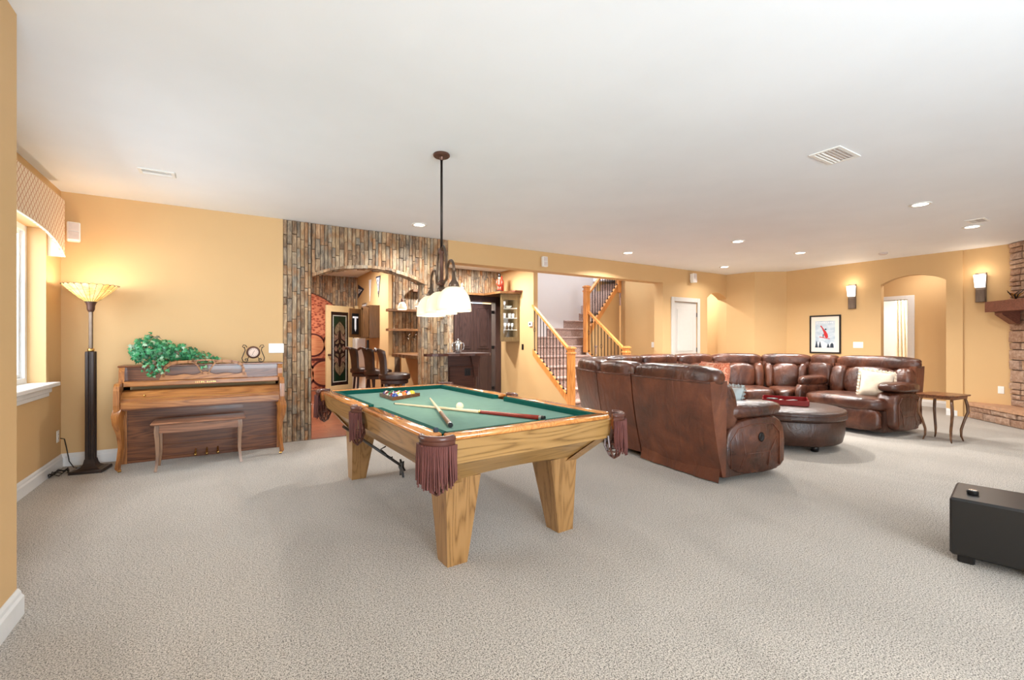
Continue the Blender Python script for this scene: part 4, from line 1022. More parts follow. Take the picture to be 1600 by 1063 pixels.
# stools
def make_stool():
    t_ = thing('bar_stool', 'x', 'bar stool', (0, 0, 0), 0, 'leather bar stools')
    MB().lathe([(.0, .66), (.205, .66), (.225, .672), (.232, .69), (.226, .706), (.232, .722), (.222, .742), (.17, .756), (0, .762)], 30).build('seat', M['leather_dk'], t_, smooth=True)
    def bk(u, v):
        a = pi + (u - .5) * 1.75; z = .70 + v * .42; r = .205 + .03 * v + .05 * max(0, v - .55) ** 1.3 * 2.0; return (r * cos(a), r * sin(a) * (1.0 - .04 * v), z - .035 * (2 * u - 1) ** 2 * v)
    mb = MB(); mb.grid(15, 9, bk); inner = MB(); mb.grid(15, 9, lambda u, v: tuple(c * k for c, k in zip(bk(u, v), (.82, .82, 1))))
    n = len(mb.v) // 2
    def q(i, j, s): return s * n + i * 9 + j
    for i in range(14): mb.f.append((q(i, 8, 0), q(i + 1, 8, 0), q(i + 1, 8, 1), q(i, 8, 1)))
    for j in range(8): mb.f.append((q(0, j, 0), q(0, j + 1, 0), q(0, j + 1, 1), q(0, j, 1))); mb.f.append((q(14, j, 0), q(14, j, 1), q(14, j + 1, 1), q(14, j + 1, 0)))
    mb.build('backrest', M['leather_dk'], t_, smooth=True)
    MB().tube([(.0 + (-.275 - .0) * 1, y_ * .17, 1.118 - .03 * y_ * y_) for y_ in (-1, -.5, 0, .5, 1)], .02, 8).build('top_roll', M['leather_dk'], t_, smooth=True)
    MB().lathe([(0, .60), (.19, .60), (.20, .61), (.20, .65), (.19, .66)], 26).build('seat_ring', M['espresso'], t_, smooth=True, angle=40)
    for k in range(4):
        a = pi / 4 + k * pi / 2; cx, cy = cos(a), sin(a)
        setsm(MB().tube([(cx * .24, cy * .24, 0), (cx * .215, cy * .215, .2), (cx * .175, cy * .175, .60)], [.017, .020, .024], 4).build('leg', M['espresso'], t_), 60)
    rg = MB(); pts = [(.20 * cos(2 * pi * i / 24), .20 * sin(2 * pi * i / 24), .22) for i in range(25)]; rg.tube(pts, .009, 8, cap=False); rg.build('foot_ring', M['bronze'], t_, smooth=True)
    return t_
st0 = make_stool(); st0.location = (2.10, 6.70, .012); st0.rotation_euler = (0, 0, radians(-14)); st0['label'] = 'brown leather bar stool nearest the slate pillar, swivelled towards the bar'
s1 = copytree(st0); s1.location = (2.13, 7.70, .012); s1.rotation_euler = (0, 0, radians(8)); s1['label'] = 'brown leather bar stool in the middle of the row of three'
s2 = copytree(st0); s2.location = (2.05, 8.34, .012); s2.rotation_euler = (0, 0, radians(0)); s2['label'] = 'brown leather bar stool farthest back, beside the stained glass door'
# cellar door with stained glass, opened
M['creamdoor'] = plain('cream_door_paint', srgb(226, 200, 150), .5, var=.03)
CDr = thing('door_2', 'cream cellar door with a tall stained glass panel, standing open', 'door', (2.44, 10.98, 0), atan2(10.62 - 10.98, 1.80 - 2.44))
CDr['kind'] = 'structure'
W_ = .735
MB().cbox(0, .125, -.02, .02, .012, 2.03, .003).cbox(W_ - .125, W_, -.02, .02, .012, 2.03, .003).cbox(.125, W_ - .125, -.02, .02, .012, .24, .003).cbox(.125, W_ - .125, -.02, .02, 1.89, 2.03, .003).build('door_frame', M['creamdoor'], CDr)
MB().lathe([(0, .0), (.026, .0), (.026, .006), (.01, .01), (.01, .035), (.024, .045), (.028, .06), (.02, .072), (0, .075)], 16).xf(Matrix.Translation((W_ - .06, .02, .93)) @ Matrix.Rotation(-pi / 2, 4, 'X')).build('door_knob', M['rust_bronze'], CDr, smooth=True)
M['gl_dark'] = plain('dark_maroon_glass', srgb(38, 22, 22), .12); M['gl_green'] = plain('deep_green_glass', srgb(8, 40, 26), .12, var=.2)
M['gl_amber'] = plain('mottled_amber_glass', srgb(112, 96, 74), .2, var=.4); M['gl_rose'] = plain('rose_glass', srgb(126, 98, 82), .2, var=.4); M['gl_white'] = plain('white_opal_glass', srgb(206, 208, 196), .25)
GL = MB().box(.125, W_ - .125, -.006, .006, .24, 1.89).build('stained_glass', M['gl_dark'], CDr)
gx0, gx1, gz0, gz1 = .125, W_ - .125, .24, 1.89; gc = (gx0 + gx1) / 2; gm = (gz0 + gz1) / 2
def pane(pts, mat, y0=.006, y1=.010):
    p = MB(); p.prism(pts, y0, y1, lambda a, z, h: (a, h, z)); p.build('glass_piece', M[mat], GL)
def rr(x0, x1, z0, z1, mat): pane([(x0, z0), (x1, z0), (x1, z1), (x0, z1)], mat)
bx0, bx1, bz0, bz1 = gx0 + .055, gx1 - .055, gz0 + .075, gz1 - .075
rr(bx0, bx1, bz1 - .016, bz1, 'gl_white'); rr(bx0, bx1, bz0, bz0 + .016, 'gl_white')
for k in range(6):
    za_ = bz0 + .02 + (bz1 - bz0 - .04) * k / 6; zb_ = za_ + (bz1 - bz0 - .04) / 6 - .006
    rr(bx0, bx0 + .016, za_, zb_, 'gl_white'); rr(bx1 - .016, bx1, za_, zb_, 'gl_white')
ix0, ix1, iz0, iz1 = bx0 + .026, bx1 - .026, bz0 + .026, bz1 - .026; hw = (ix1 - ix0) / 2
for sx in (-1, 1):
    for sz, ze in ((1, iz1), (-1, iz0)):
        pane([(gc + sx * hw, ze), (gc + sx * .006, ze), (gc + sx * .006, ze - sz * .10), (gc + sx * hw * .72, ze - sz * .20), (gc + sx * hw, ze - sz * .30)], 'gl_green')
        pane([(gc + sx * .006, ze - sz * .115), (gc + sx * hw * .62, ze - sz * .21), (gc + sx * hw * .9, ze - sz * .32), (gc + sx * hw * .62, ze - sz * .42), (gc + sx * .006, ze - sz * .30)], 'gl_amber')
        pane([(gc + sx * .03, ze - sz * .34), (gc + sx * hw * .6, ze - sz * .44), (gc + sx * hw * .9, ze - sz * .40), (gc + sx * hw * .95, ze - sz * .56), (gc + sx * .05, ze - sz * .50)], 'gl_rose')
        pane([(gc + sx * .035, ze - sz * .52), (gc + sx * hw * .8, ze - sz * .60), (gc + sx * .09, gm + sz * .10), (gc + sx * .03, gm + sz * .13)], 'gl_amber')
    pane([(gc + sx * .055, gm), (gc + sx * .10, gm + .07), (gc + sx * (hw - .01), gm + .02), (gc + sx * (hw - .01), gm - .02), (gc + sx * .10, gm - .07)], 'gl_rose')
pane([(gc, gm + .10), (gc + .045, gm), (gc, gm - .10), (gc - .045, gm)], 'gl_amber', .006, .012); pane([(gc, gm + .05), (gc + .022, gm), (gc, gm - .05), (gc - .022, gm)], 'gl_green', .012, .014)
# casing round the cellar arch side post
struct('trim_2', MB().cbox(2.50, 2.578, 10.99, 11.09, 0, 2.06, .004), M['creamdoor'])
# barrel mural discs and courses
mw = bpy.data.objects['wall_mural']
def barrel(x, z, r):
    b_ = MB().lathe([(0, 0), (r, 0), (r, .012), (0, .012)], 40).xf(Matrix.Translation((x, 12.2995, z)) @ Matrix.Rotation(pi / 2, 4, 'X')).build('barrel_head_print', M['barrelhead'], mw)
    MB().lathe([(r, 0), (r * 1.16, 0), (r * 1.16, .008), (r, .008)], 40, caps=False).xf(Matrix.Translation((x, 12.2995, z)) @ Matrix.Rotation(pi / 2, 4, 'X')).build('barrel_rim_print', M['mural_dark'], mw)
for x, z in ((1.78, 1.13), (2.30, 1.17), (1.18, 1.12), (.6, 1.12), (2.06, .42), (1.50, .40), (.94, .40)): barrel(x, z, .255 if z > .8 else .30)
MB().box(-.4, 2.59, 12.285, 12.299, .74, .80).build('barrel_rack_print', M['mural_dark'], mw)
# pennants on the cream wall: flat felt flags
M['navy'] = plain('navy_felt', srgb(40, 42, 62), .9); M['feltwhite'] = plain('white_felt', srgb(226, 224, 226), .9); M['orange_felt'] = plain('orange_felt', srgb(196, 110, 60), .9)
def pennant(pts, mat, label, inner=None, imat=None, letters=None):
    t_ = thing('pennant', label, 'pennant', (2.5795, pts[0][0], pts[0][1]), 0, 'felt pennants on the cream bar wall')
    MB().prism(pts, 2.573, 2.579, lambda a, z, h: (h, a, z)).build('felt_flag', M[mat], t_, world=True)
    if inner: MB().prism(inner, 2.570, 2.573, lambda a, z, h: (h, a, z)).build('felt_inset', M[imat], t_, world=True)
    for L_ in (letters or []): MB().box(2.568, 2.570, *L_).build('applique_mark', M['navy' if imat == 'feltwhite' else 'feltwhite'], t_, world=True)
pennant([(10.99, 2.56), (10.99, 2.24), (10.45, 2.405)], 'navy', 'dark triangular pennant beside the slate band, pointing sideways', [(10.96, 2.46), (10.96, 2.34), (10.60, 2.40)], 'feltwhite', [(10.85, 10.89, 2.37, 2.43), (10.76, 10.80, 2.38, 2.425)])
pennant([(10.02, 2.56), (9.84, 2.55), (9.95, 2.09)], 'feltwhite', 'narrow white pennant hanging in the middle of the cream wall')
pennant([(9.47, 2.565), (9.13, 2.555), (9.27, 2.12)], 'navy', 'navy pennant with white inset hanging nearest the bar shelves', [(9.41, 2.53), (9.19, 2.525), (9.28, 2.22)], 'feltwhite', [(9.28, 9.33, 2.44, 2.49), (9.27, 9.31, 2.36, 2.41)])
# small framed picture above the dartboard cabinet
pf = thing('framed_photo', 'small silver-framed photo half hidden above the dartboard cabinet', 'picture', (2.579, 10.35, 2.02))
MB().box(2.556, 2.579, 10.18, 10.56, 1.90, 2.08).build('frame', M['chrome'], pf, world=True); MB().box(2.552, 2.556, 10.22, 10.52, 1.93, 2.05).build('print', M['feltwhite'], pf, world=True)
# dartboard cabinet with an open door carrying a score board
DC = thing('dartboard_cabinet', 'brown wooden dartboard cabinet on the cream wall, doors open', 'cabinet', (2.579, 9.5, 1.30))
MB().cbox(2.37, 2.579, 9.20, 9.235, 1.30, 1.96, .004).cbox(2.37, 2.579, 9.86, 9.89, 1.30, 1.96, .004).cbox(2.37, 2.579, 9.235, 9.86, 1.93, 1.96, .004).cbox(2.37, 2.579, 9.235, 9.86, 1.30, 1.33, .004).cbox(2.56, 2.579, 9.235, 9.86, 1.33, 1.93, .002).build('box', M['cabinetwood'], DC, world=True)
MB().lathe([(0, 0), (.225, 0), (.225, .03), (0, .03)], 36).xf(Matrix.Translation((2.558, 9.55, 1.63)) @ Matrix.Rotation(-pi / 2, 4, 'Y')).build('dartboard', M['blackbox'], DC, world=True)
dl = MB(); dl.cbox(-.335, 0, -.012, .012, 0, .60, .004); Md = Matrix.Translation((2.372, 9.885, 1.315)) @ Matrix.Rotation(radians(33), 4, 'Z')
d_ = dl.xf(Md).build('door', M['cabinetwood'], DC, world=True)
MB().cbox(-.27, -.08, -.017, -.012, .07, .50, .002).xf(Md).build('score_slate', M['blackbox'], d_, world=True)
MB().box(-.25, -.10, -.019, -.017, .40, .435).box(-.20, -.15, -.019, -.017, .18, .40).add([(-.20, -.019, .18), (-.15, -.019, .18), (-.175, -.019, .12), (-.20, -.017, .18), (-.15, -.017, .18), (-.175, -.017, .12)], [(0, 2, 1), (3, 4, 5), (0, 1, 4, 3), (1, 2, 5, 4), (2, 0, 3, 5)]).xf(Md).build('white_score_mark', M['feltwhite'], d_, world=True)
dl = MB(); dl.cbox(-.335, 0, -.012, .012, 0, .60, .004); Md = Matrix.Translation((2.370, 9.215, 1.315)) @ Matrix.Rotation(radians(-2), 4, 'Z')
dl.xf(Matrix.Translation((2.368, 9.21, 1.315)) @ Matrix.Rotation(radians(-30), 4, 'Z') @ Matrix.Scale(.35, 4, (1, 0, 0))).build('door', M['cabinetwood'], DC, world=True)
cl = thing('wall_phone', 'slim black handset mounted on the cream wall beneath the dartboard cabinet', 'phone', (2.579, 10.1, 1.0))
MB().cbox(2.545, 2.579, 10.02, 10.12, 1.0, 1.26, .006).build('handset', M['blackbox'], cl, world=True)
bcup = thing('white_cabinet_column', 'pale narrow cabinet column behind the bar stools', 'cabinet', (2.5, 10.5, 0))
MB().cbox(2.36, 2.578, 10.30, 10.60, .0, 1.30, .006).build('body', M['plate'], bcup, world=True); MB().lathe([(0, 0), (.01, 0), (.012, .015), (0, .018)], 10).xf(Matrix.Translation((2.36, 10.36, .9)) @ Matrix.Rotation(-pi / 2, 4, 'Y')).build('knob', M['chrome'], bcup, world=True)
# silver beverage urn
UR = thing('pewter_pitcher', 'shiny pewter pitcher with curved handles on the bar ledge', 'pitcher', (2.93, 6.25, 1.0625))
MB().lathe([(0, 0), (.045, 0), (.05, .01), (.052, .06), (.06, .12), (.058, .155), (.048, .17), (.046, .172), (0, .172)], 28).build('body', M['chrome'], UR, smooth=True, angle=50)
MB().lathe([(.048, .172), (.04, .185), (.012, .195), (.01, .205), (.014, .215), (0, .22)], 20).build('lid', M['chrome'], UR, smooth=True)
for s in (-1, 1): MB().tube([(s * .055, 0, .15), (s * .085, 0, .155), (s * .098, 0, .12), (s * .09, 0, .06), (s * .055, 0, .03)], .006, 8).build('handle', M['chrome'], UR, smooth=True)
# dark bifold doors in the slate wall, header, crown shelf
D3 = thing('door_3', 'dark stained panelled double door', 'door', (4.4, 8.62, 0)); D3['kind'] = 'structure'; del D3['label'], D3['category']
M['doorlight'] = paint('bright_pantry_wall', srgb(244, 240, 232), .02)
MB().cbox(3.93, 3.98, 8.56, 8.74, 0, 2.12, .004).build('casing', M['espresso'], D3, world=True)
MB().cbox(4.885, 5.025, 8.53, 8.74, 0, 2.19, .004).build('casing', M['espresso'], D3, world=True)
MB().cbox(3.80, 4.885, 8.53, 8.74, 2.065, 2.19, .004).build('header', M['espresso'], D3, world=True)
for xa, xb in ((3.985, 4.395), (4.40, 4.825)):
    lf = MB().cbox(xa, xb, 8.60, 8.64, .01, 2.035, .004).build('door_leaf', M['espresso'], D3, world=True)
    for za_, zb_ in ((.12, .95), (1.07, 1.93)): MB().cbox(xa + .075, xb - .075, 8.586, 8.60, za_, zb_, .012).cbox(xa + .12, xb - .12, 8.578, 8.586, za_ + .05, zb_ - .05, .006).build('raised_panel', M['espresso'], lf, world=True)
for z in (.22, 1.10, 1.86): MB().cbox(4.822, 4.888, 8.59, 8.60, z - .035, z + .035, .003).build('hinge', M['black'], D3, world=True)
MB().tube([(4.30, 8.60, .92), (4.30, 8.565, .93), (4.35, 8.56, .93)], .008, 8).build('handle', M['chrome'], D3, world=True)
struct('wall_pantry', MB().box(3.5, 5.02, 9.9, 9.98, 0, 2.6).box(3.4, 3.5, 8.75, 9.98, 0, 2.6).box(3.4, 5.02, 8.75, 9.98, 2.6, 2.65), M['doorlight'])
light('AREA', 'pantry_light', (4.6, 9.4, 2.55), 45, (1, .95, .88), .3)
CS = thing('crown_shelf', 'long thick wooden shelf above the dark doors and glass cabinet', 'shelf', (4.4, 8.5, 2.19))
slab([(3.0, 8.40), (4.52, 8.38), (4.57, 7.80), (5.028, 7.72), (5.028, 8.588), (3.0, 8.588)], 2.192, 2.235, .006).build('shelf_board', M['rustic'], CS, world=True)
slab([(4.86, 7.70), (5.028, 7.68), (5.028, 7.95), (4.88, 7.95)], 2.235, 2.262, .01).build('end_cap', M['mantel'], CS, world=True)
# glass-front cabinet on the east bar wall
GC = thing('glass_cabinet', 'olive-brown corner wall cabinet with a glass door and lit glass shelves', 'cabinet', (4.85, 8.0, 1.23))
M['glass'] = M['winglass']
A2, B2 = Vector((4.62, 7.85)), Vector((5.027, 7.79)); gw = (B2 - A2).length; gd = (B2 - A2).normalized(); gn = Vector((-gd.y, gd.x))
def gp(a, o, z): p = A2 + gd * a + gn * o; return (p.x, p.y, z)
def gbox(mb, a0, a1, o0, o1, z0, z1):
    return mb.add([gp(a0, o0, z0), gp(a1, o0, z0), gp(a1, o1, z0), gp(a0, o1, z0), gp(a0, o0, z1), gp(a1, o0, z1), gp(a1, o1, z1), gp(a0, o1, z1)], [(3, 2, 1, 0), (4, 5, 6, 7), (0, 1, 5, 4), (1, 2, 6, 5), (2, 3, 7, 6), (3, 0, 4, 7)])
z0, z1 = 1.23, 2.19
foot = [(4.62, 7.872), (5.026, 7.812), (5.026, 8.25), (4.84, 8.25)]
mb = MB()
for (a_, b_) in ((z0, z0 + .02), (z1 - .02, z1)): mb.prism(foot, a_, b_, lambda x, y, h: (x, y, h))
mb.prism([(5.012, 7.815), (5.026, 7.812), (5.026, 8.25), (5.012, 8.25)], z0 + .02, z1 - .02, lambda x, y, h: (x, y, h))
mb.prism([(4.84, 8.235), (5.012, 8.235), (5.012, 8.25), (4.84, 8.25)], z0 + .02, z1 - .02, lambda x, y, h: (x, y, h))
mb.prism([(4.62, 7.872), (4.636, 7.870), (4.852, 8.235), (4.84, 8.25)], z0 + .02, z1 - .02, lambda x, y, h: (x, y, h))
mb.build('body', M['greenwood'], GC, world=True)
dr = gbox(gbox(gbox(gbox(MB(), 0, .055, 0, .02, z0, z1), gw - .055, gw, 0, .02, z0, z1), .055, gw - .055, 0, .02, z0, z0 + .09), .055, gw - .055, 0, .02, z1 - .12, z1).build('door', M['greenwood'], GC, world=True)
gbox(MB(), .055, gw - .055, .009, .012, z0 + .09, z1 - .12).build('pane', M['glass'], dr, world=True)
M['glassshelf'] = plain('frosted_glass_edge', srgb(232, 236, 230), .2, var=.02)
SZ = (1.46, 1.70, 1.90)
for z in SZ: MB().prism([(4.665, 7.885), (5.010, 7.835), (5.010, 8.23), (4.865, 8.23)], z, z + .010, lambda x, y, h: (x, y, h)).build('glass_shelf', M['glassshelf'], GC, world=True)
for aa in (.03, gw - .03):
    lp = gp(aa, .03, 1.70); light('AREA', 'cabinet_strip_light', lp, 2.2, SOFT, .02, .80, (radians(90), 0, atan2(gd.y, gd.x)), shape='RECTANGLE')
t = NT('drinking_glass'); M['dglass'] = t.set((.93, .95, .96, 1), .05, 0, spec=.8, alpha=.55)
random.seed(9)
def goblet(x, y, z, kind):
    t_ = MB()
    if kind == 0: t_.lathe([(.026, 0), (.03, .005), (.032, .09), (.033, .095)], 14, (x, y))
    elif kind == 1: t_.lathe([(.028, 0), (.026, .004), (.005, .01), (.004, .06), (.02, .075), (.03, .10), (.028, .14)], 14, (x, y))
    else: t_.lathe([(.02, 0), (.024, .05), (.024, .055)], 14, (x, y))
    return t_
gk = 0
rows = [(1.2505, 2, (4.975, 4.915, 4.855, 4.795), 'white shot glass'), (SZ[0] + .0105, 1, (4.965, 4.885, 4.80), 'stemmed glass'), (SZ[1] + .0105, 0, (4.965, 4.885, 4.77), 'plain tumbler'), (SZ[2] + .0105, 1, (4.785, 4.722), 'stemmed glass')]
lvl = ['on the cabinet floor', 'on the lowest glass shelf', 'on the middle glass shelf', 'on the top glass shelf']
for k, (z, kind, ys, nm) in enumerate(rows):
    for y in ys:
        o = goblet(0, 0, 0, kind)
        ob = o.build('drinking_glass', M['dglass'] if kind != 2 else M['glassshelf'], smooth=True); ob.location = (y, 7.96 + .03 * (k % 2), z)
        tag(ob, '%s %s of the cabinet, %s from the thermostat side' % (nm, lvl[k].replace('cabinet floor', 'floor'), ('first', 'second', 'third', 'fourth')[ys.index(y)]), 'glass', 'glasses %s' % lvl[k])
dish = MB().lathe([(.03, 0), (.035, .01), (.07, .045), (.077, .05), (.073, .053), (.04, .018), (0, .012)], 26).build('serving_bowl', M['glassshelf'], smooth=True); dish.location = (4.905, 8.03, SZ[2] + .0105); tag(dish, 'shallow white bowl on the top glass shelf of the cabinet', 'bowl')
th = thing('thermostat', 'white thermostat on the tan wall beside the glass cabinet', 'thermostat', (5.029, 7.38, 1.57), radians(-90))
MB().cbox(-.06, .06, -.025, 0, -.045, .045, .005).build('housing', M['plate'], th); MB().cbox(-.03, .02, -.028, -.025, -.012, .02, .002).build('display', M['black'], th)
plate((5.029, 7.68, 1.12), radians(-90), 'dark switch plate on the tan wall under the glass cabinet', 1, mat='blackbox')
# figurines on the crown shelf
NC = thing('nutcracker', 'red painted wooden nutcracker figure standing on the crown shelf', 'figurine', (4.66, 7.98, 2.236), radians(-30))
M['nred'] = plain('red_paint', srgb(198, 66, 48), .4); M['skin'] = plain('painted_face', srgb(232, 188, 156), .5)
MB().cbox(-.05, .05, -.04, .04, 0, .03, .004).build('plinth', M['black'], NC)
for s in (-1, 1): MB().lathe([(.016, .03), (.018, .06), (.015, .13)], 12, (s * .022, 0)).build('leg', M['nred'], NC, smooth=True); MB().tube([(s * .045, 0, .245), (s * .055, -.005, .20), (s * .05, -.02, .15)], .012, 8).build('arm', M['nred'], NC, smooth=True)
MB().lathe([(.0, .125), (.042, .125), (.036, .17), (.032, .19), (.040, .235), (.03, .255), (0, .26)], 18).build('coat', M['nred'], NC, smooth=True)
MB().lathe([(0, .255), (.02, .26), (.026, .285), (.022, .305), (0, .31)], 16).build('head', M['skin'], NC, smooth=True)
MB().lathe([(.025, .298), (.028, .30), (.026, .36), (.02, .37), (0, .372)], 16).build('hat', M['black'], NC, smooth=True)
B2 = thing('red_bottle', 'tall red bottle standing behind the nutcracker on the crown shelf', 'bottle', (4.79, 8.10, 2.236))
MB().lathe([(0, 0), (.04, 0), (.04, .20), (.035, .24), (.015, .28), (.015, .34), (0, .34)], 18).build('body', M['nred'], B2, smooth=True)
G2 = thing('glass_decanter', 'pale glass decanter on the crown shelf near the pendant lamp', 'decanter', (4.05, 8.46, 2.236))
MB().lathe([(0, 0), (.035, 0), (.045, .04), (.04, .09), (.014, .12), (.013, .15), (.022, .16), (0, .20)], 18).build('body', M['glassshelf'], G2, smooth=True)

# ================================================================== STAIRS
XA, XB, Y0, RI, RU = 5.09, 6.33, 6.15, .19, .254
ST = thing('staircase', 'carpeted staircase with rosy brown carpet climbing to a turn', 'staircase', (5.7, 6.2, 0)); ST['kind'] = 'structure'; del ST['label'], ST['category']
for k in range(10):
    ya_ = Y0 + RU * k; z = RI * (k + 1); xb = XB if k < 5 else 7.3; xa = XA
    yb_ = ya_ + RU + .02 if k < 9 else ya_ + .5
    # clip against the angled far wall
    if k >= 5:
        xa = max(XA, 5.79 + (ya_ - 7.93) / .38 + .02); xb = min(7.4, 6.46 + (ya_ - 7.3) / .38)
    poly = [(ya_ - .0, z - RI - .002), (ya_ - .0, z - .045), (ya_ - .022, z - .035), (ya_ - .028, z - .018), (ya_ - .020, z - .004), (ya_, z), (yb_, z), (yb_, z - RI)]
    if k >= 5: poly = poly[:6] + [(yb_, z), (yb_, z - RI)]
    o = MB().prism(poly, xa, xb, lambda y, zz, h: (h, y, zz)).build('step', M['stair_carpet'], ST, world=True)
# upper flight
up_u = Vector((.9347, .3552)); up_n = Vector((-.3552, .9347)); N0 = Vector((6.40, 7.30))
for k in range(9):
    s0 = 1.2 + .25 * k; z = 2.09 + RI * k
    a = N0 + up_u * s0; q0, q1 = a, a + up_u * .26
    mb = MB(); mb.prism([(q0.x, q0.y), (q1.x, q1.y), (q1.x + up_n.x * .8, q1.y + up_n.y * .8), (q0.x + up_n.x * .8, q0.y + up_n.y * .8)], z - RI, z, lambda x_, y_, h: (x_, y_, h)); mb.build('step', M['stair_carpet'], ST, world=True)
# closed side wall below the window-side stringer and the white skirt under the far one
def stz(y): return .19 + .75 * (y - Y0)     # nosing line
wk = wallseg('wall_stair_west', (5.03, 6.20), (5.03, 7.3), [(0, 0), (1.10, 0), (1.10, stz(7.30) - .06), (0, stz(6.20) - .06)], -.06, M['wall'])
# stringers
def stringer(x, ya_, yb_, name='stringer', w_=.045, x2=None):
    return MB().prism([(ya_, stz(ya_) - .09), (yb_, stz(yb_) - .09), (yb_, stz(yb_) + .035), (ya_, stz(ya_) + .035)], x - w_ / 2, x + w_ / 2, lambda y, z, h: (h, y, z))
BAL = []
def baluster(parent, x, y, z0, z1, knuckle):
    r = .0075; m_ = MB(); m_.tube([(x, y, z0), (x, y, z1)], r, 4); m_.lathe([(.0, z0), (.020, z0), (.020, z0 + .012), (.012, z0 + .03), (.008, z0 + .034)], 8, (x, y))
    for q_ in knuckle:
        zk = z0 + (z1 - z0) * q_
        for kk in range(4):
            a = kk * pi / 2 + .4; m_.tube([(x + .004 * cos(a), y + .004 * sin(a), zk - .045), (x + .024 * cos(a + .3), y + .024 * sin(a + .3), zk - .015), (x + .024 * cos(a + .6), y + .024 * sin(a + .6), zk + .015), (x + .004 * cos(a + .9), y + .004 * sin(a + .9), zk + .045)], .003, 4)
    o = m_.build('baluster', M['iron'], parent, world=True); return o
def newel(parent, x, y, z0, z1, w_=.054):
    nb = MB(); nb.cbox(x - w_, x + w_, y - w_, y + w_, z0, z1 - .10, .006); nb.cbox(x - w_ - .010, x + w_ + .010, y - w_ - .010, y + w_ + .010, z1 - .13, z1 - .10, .006); nb.cbox(x - w_ + .004, x + w_ - .004, y - w_ + .004, y + w_ - .004, z1 - .10, z1 - .045, .004); nb.cbox(x - w_ - .014, x + w_ + .014, y - w_ - .014, y + w_ + .014, z1 - .045, z1 - .015, .008); nb.cbox(x - w_, x + w_, y - w_, y + w_, z1 - .015, z1, .010)
    return nb.build('newel_post', M['orange_oak'], parent, world=True)
def railing(nm, label, x, ya_, yb_, nb_, lower_newel=True):
    t_ = thing(nm, label, 'railing', (x, ya_, 0))
    stringer(x, ya_ + .03, yb_).build('stringer', M['orange_oak'], t_, world=True)
    rz = lambda y: 1.10 + .753 * (y - 6.19)
    def rf(y, z, h): return (h, y, z)
    MB().prism([(ya_ + .05, rz(ya_ + .05) - .05), (yb_ + .02, rz(yb_ + .02) - .05), (yb_ + .02, rz(yb_ + .02)), (ya_ + .05, rz(ya_ + .05))], x - .028, x + .028, rf).build('handrail', M['orange_oak'], t_, world=True)
    for i in range(nb_):
        y = ya_ + .12 + (yb_ - ya_ - .16) * i / (nb_ - 1); kn = {0: [], 1: [.42], 2: [], 3: [.62] if i % 4 == 3 else []}[i % 4] if False else ([.5] if i % 4 == 2 else [])
        baluster(t_, x, y, stz(y) + .035, rz(y) - .045, kn)
    if lower_newel: newel(t_, x, ya_, 0, 1.145)
    return t_
R1 = railing('stair_railing', 'orange oak stair railing with iron balusters on the bar side', 5.03, 6.15, 7.30, 11)
R2 = railing('stair_railing', 'orange oak stair railing with iron balusters on the closet side, behind the sofa', 6.36, 6.15, 7.24, 11)
R3 = thing('stair_railing', 'upper stair railing with iron balusters rising to the ceiling beyond the tall newel', 'railing', (6.36, 7.27, 1.3))
newel(R3, 6.36, 7.27, 1.0, 2.40)
def up(s, z): p = Vector((6.40, 7.29)) + up_u * s; return (p.x, p.y, z)
def slope(s0, s1, za_, zb_, h_, w_, name):
    mb = MB(); n_ = up_n * w_ / 2
    def c4(s, z): p = up(s, z); return [(p[0] - n_.x, p[1] - n_.y, z), (p[0] + n_.x, p[1] + n_.y, z), (p[0] + n_.x, p[1] + n_.y, z + h_), (p[0] - n_.x, p[1] - n_.y, z + h_)]
    mb.v = c4(s0, za_) + c4(s1, zb_); mb.f = [(0, 1, 2, 3), (4, 7, 6, 5)] + [(i, 4 + i, 4 + (i + 1) % 4, (i + 1) % 4) for i in range(4)]; mb.build(name, M['orange_oak'], R3, world=True)
slope(.02, 1.52, 1.33, 2.46, .15, .05, 'stringer'); slope(.05, 1.7, 2.22, 3.46, .05, .056, 'handrail')
for i in range(12):
    s_ = .10 + 1.35 * i / 11; zb_ = 1.33 + 1.13 * (s_ - .02) / 1.5 + .15; p = up(s_, 0); baluster(R3, p[0], p[1], zb_, zb_ + .74, [.5] if i % 4 == 2 else [])
p = up(1.55, 0); newel(R3, p[0], p[1], 2.38, 3.7, .05)
# wall closing the space beneath the upper flight
a, b_ = Vector(up(.02, 0)[:2]), Vector(up(1.60, 0)[:2])
wallseg('wall_stair_under', (a.x, a.y), (b_.x, b_.y), [(0, 0), (1.58, 0), (1.58, 2.50), (0, 1.34)], .06, M['wall'])
MB_sk = MB().prism([(6.15, 0), (7.25, 0), (7.25, stz(7.25) + .02), (6.15, stz(6.15) + .02)], 6.335, 6.355, lambda y, z, h: (h, y, z)); struct('trim_3', MB_sk, M['white'])

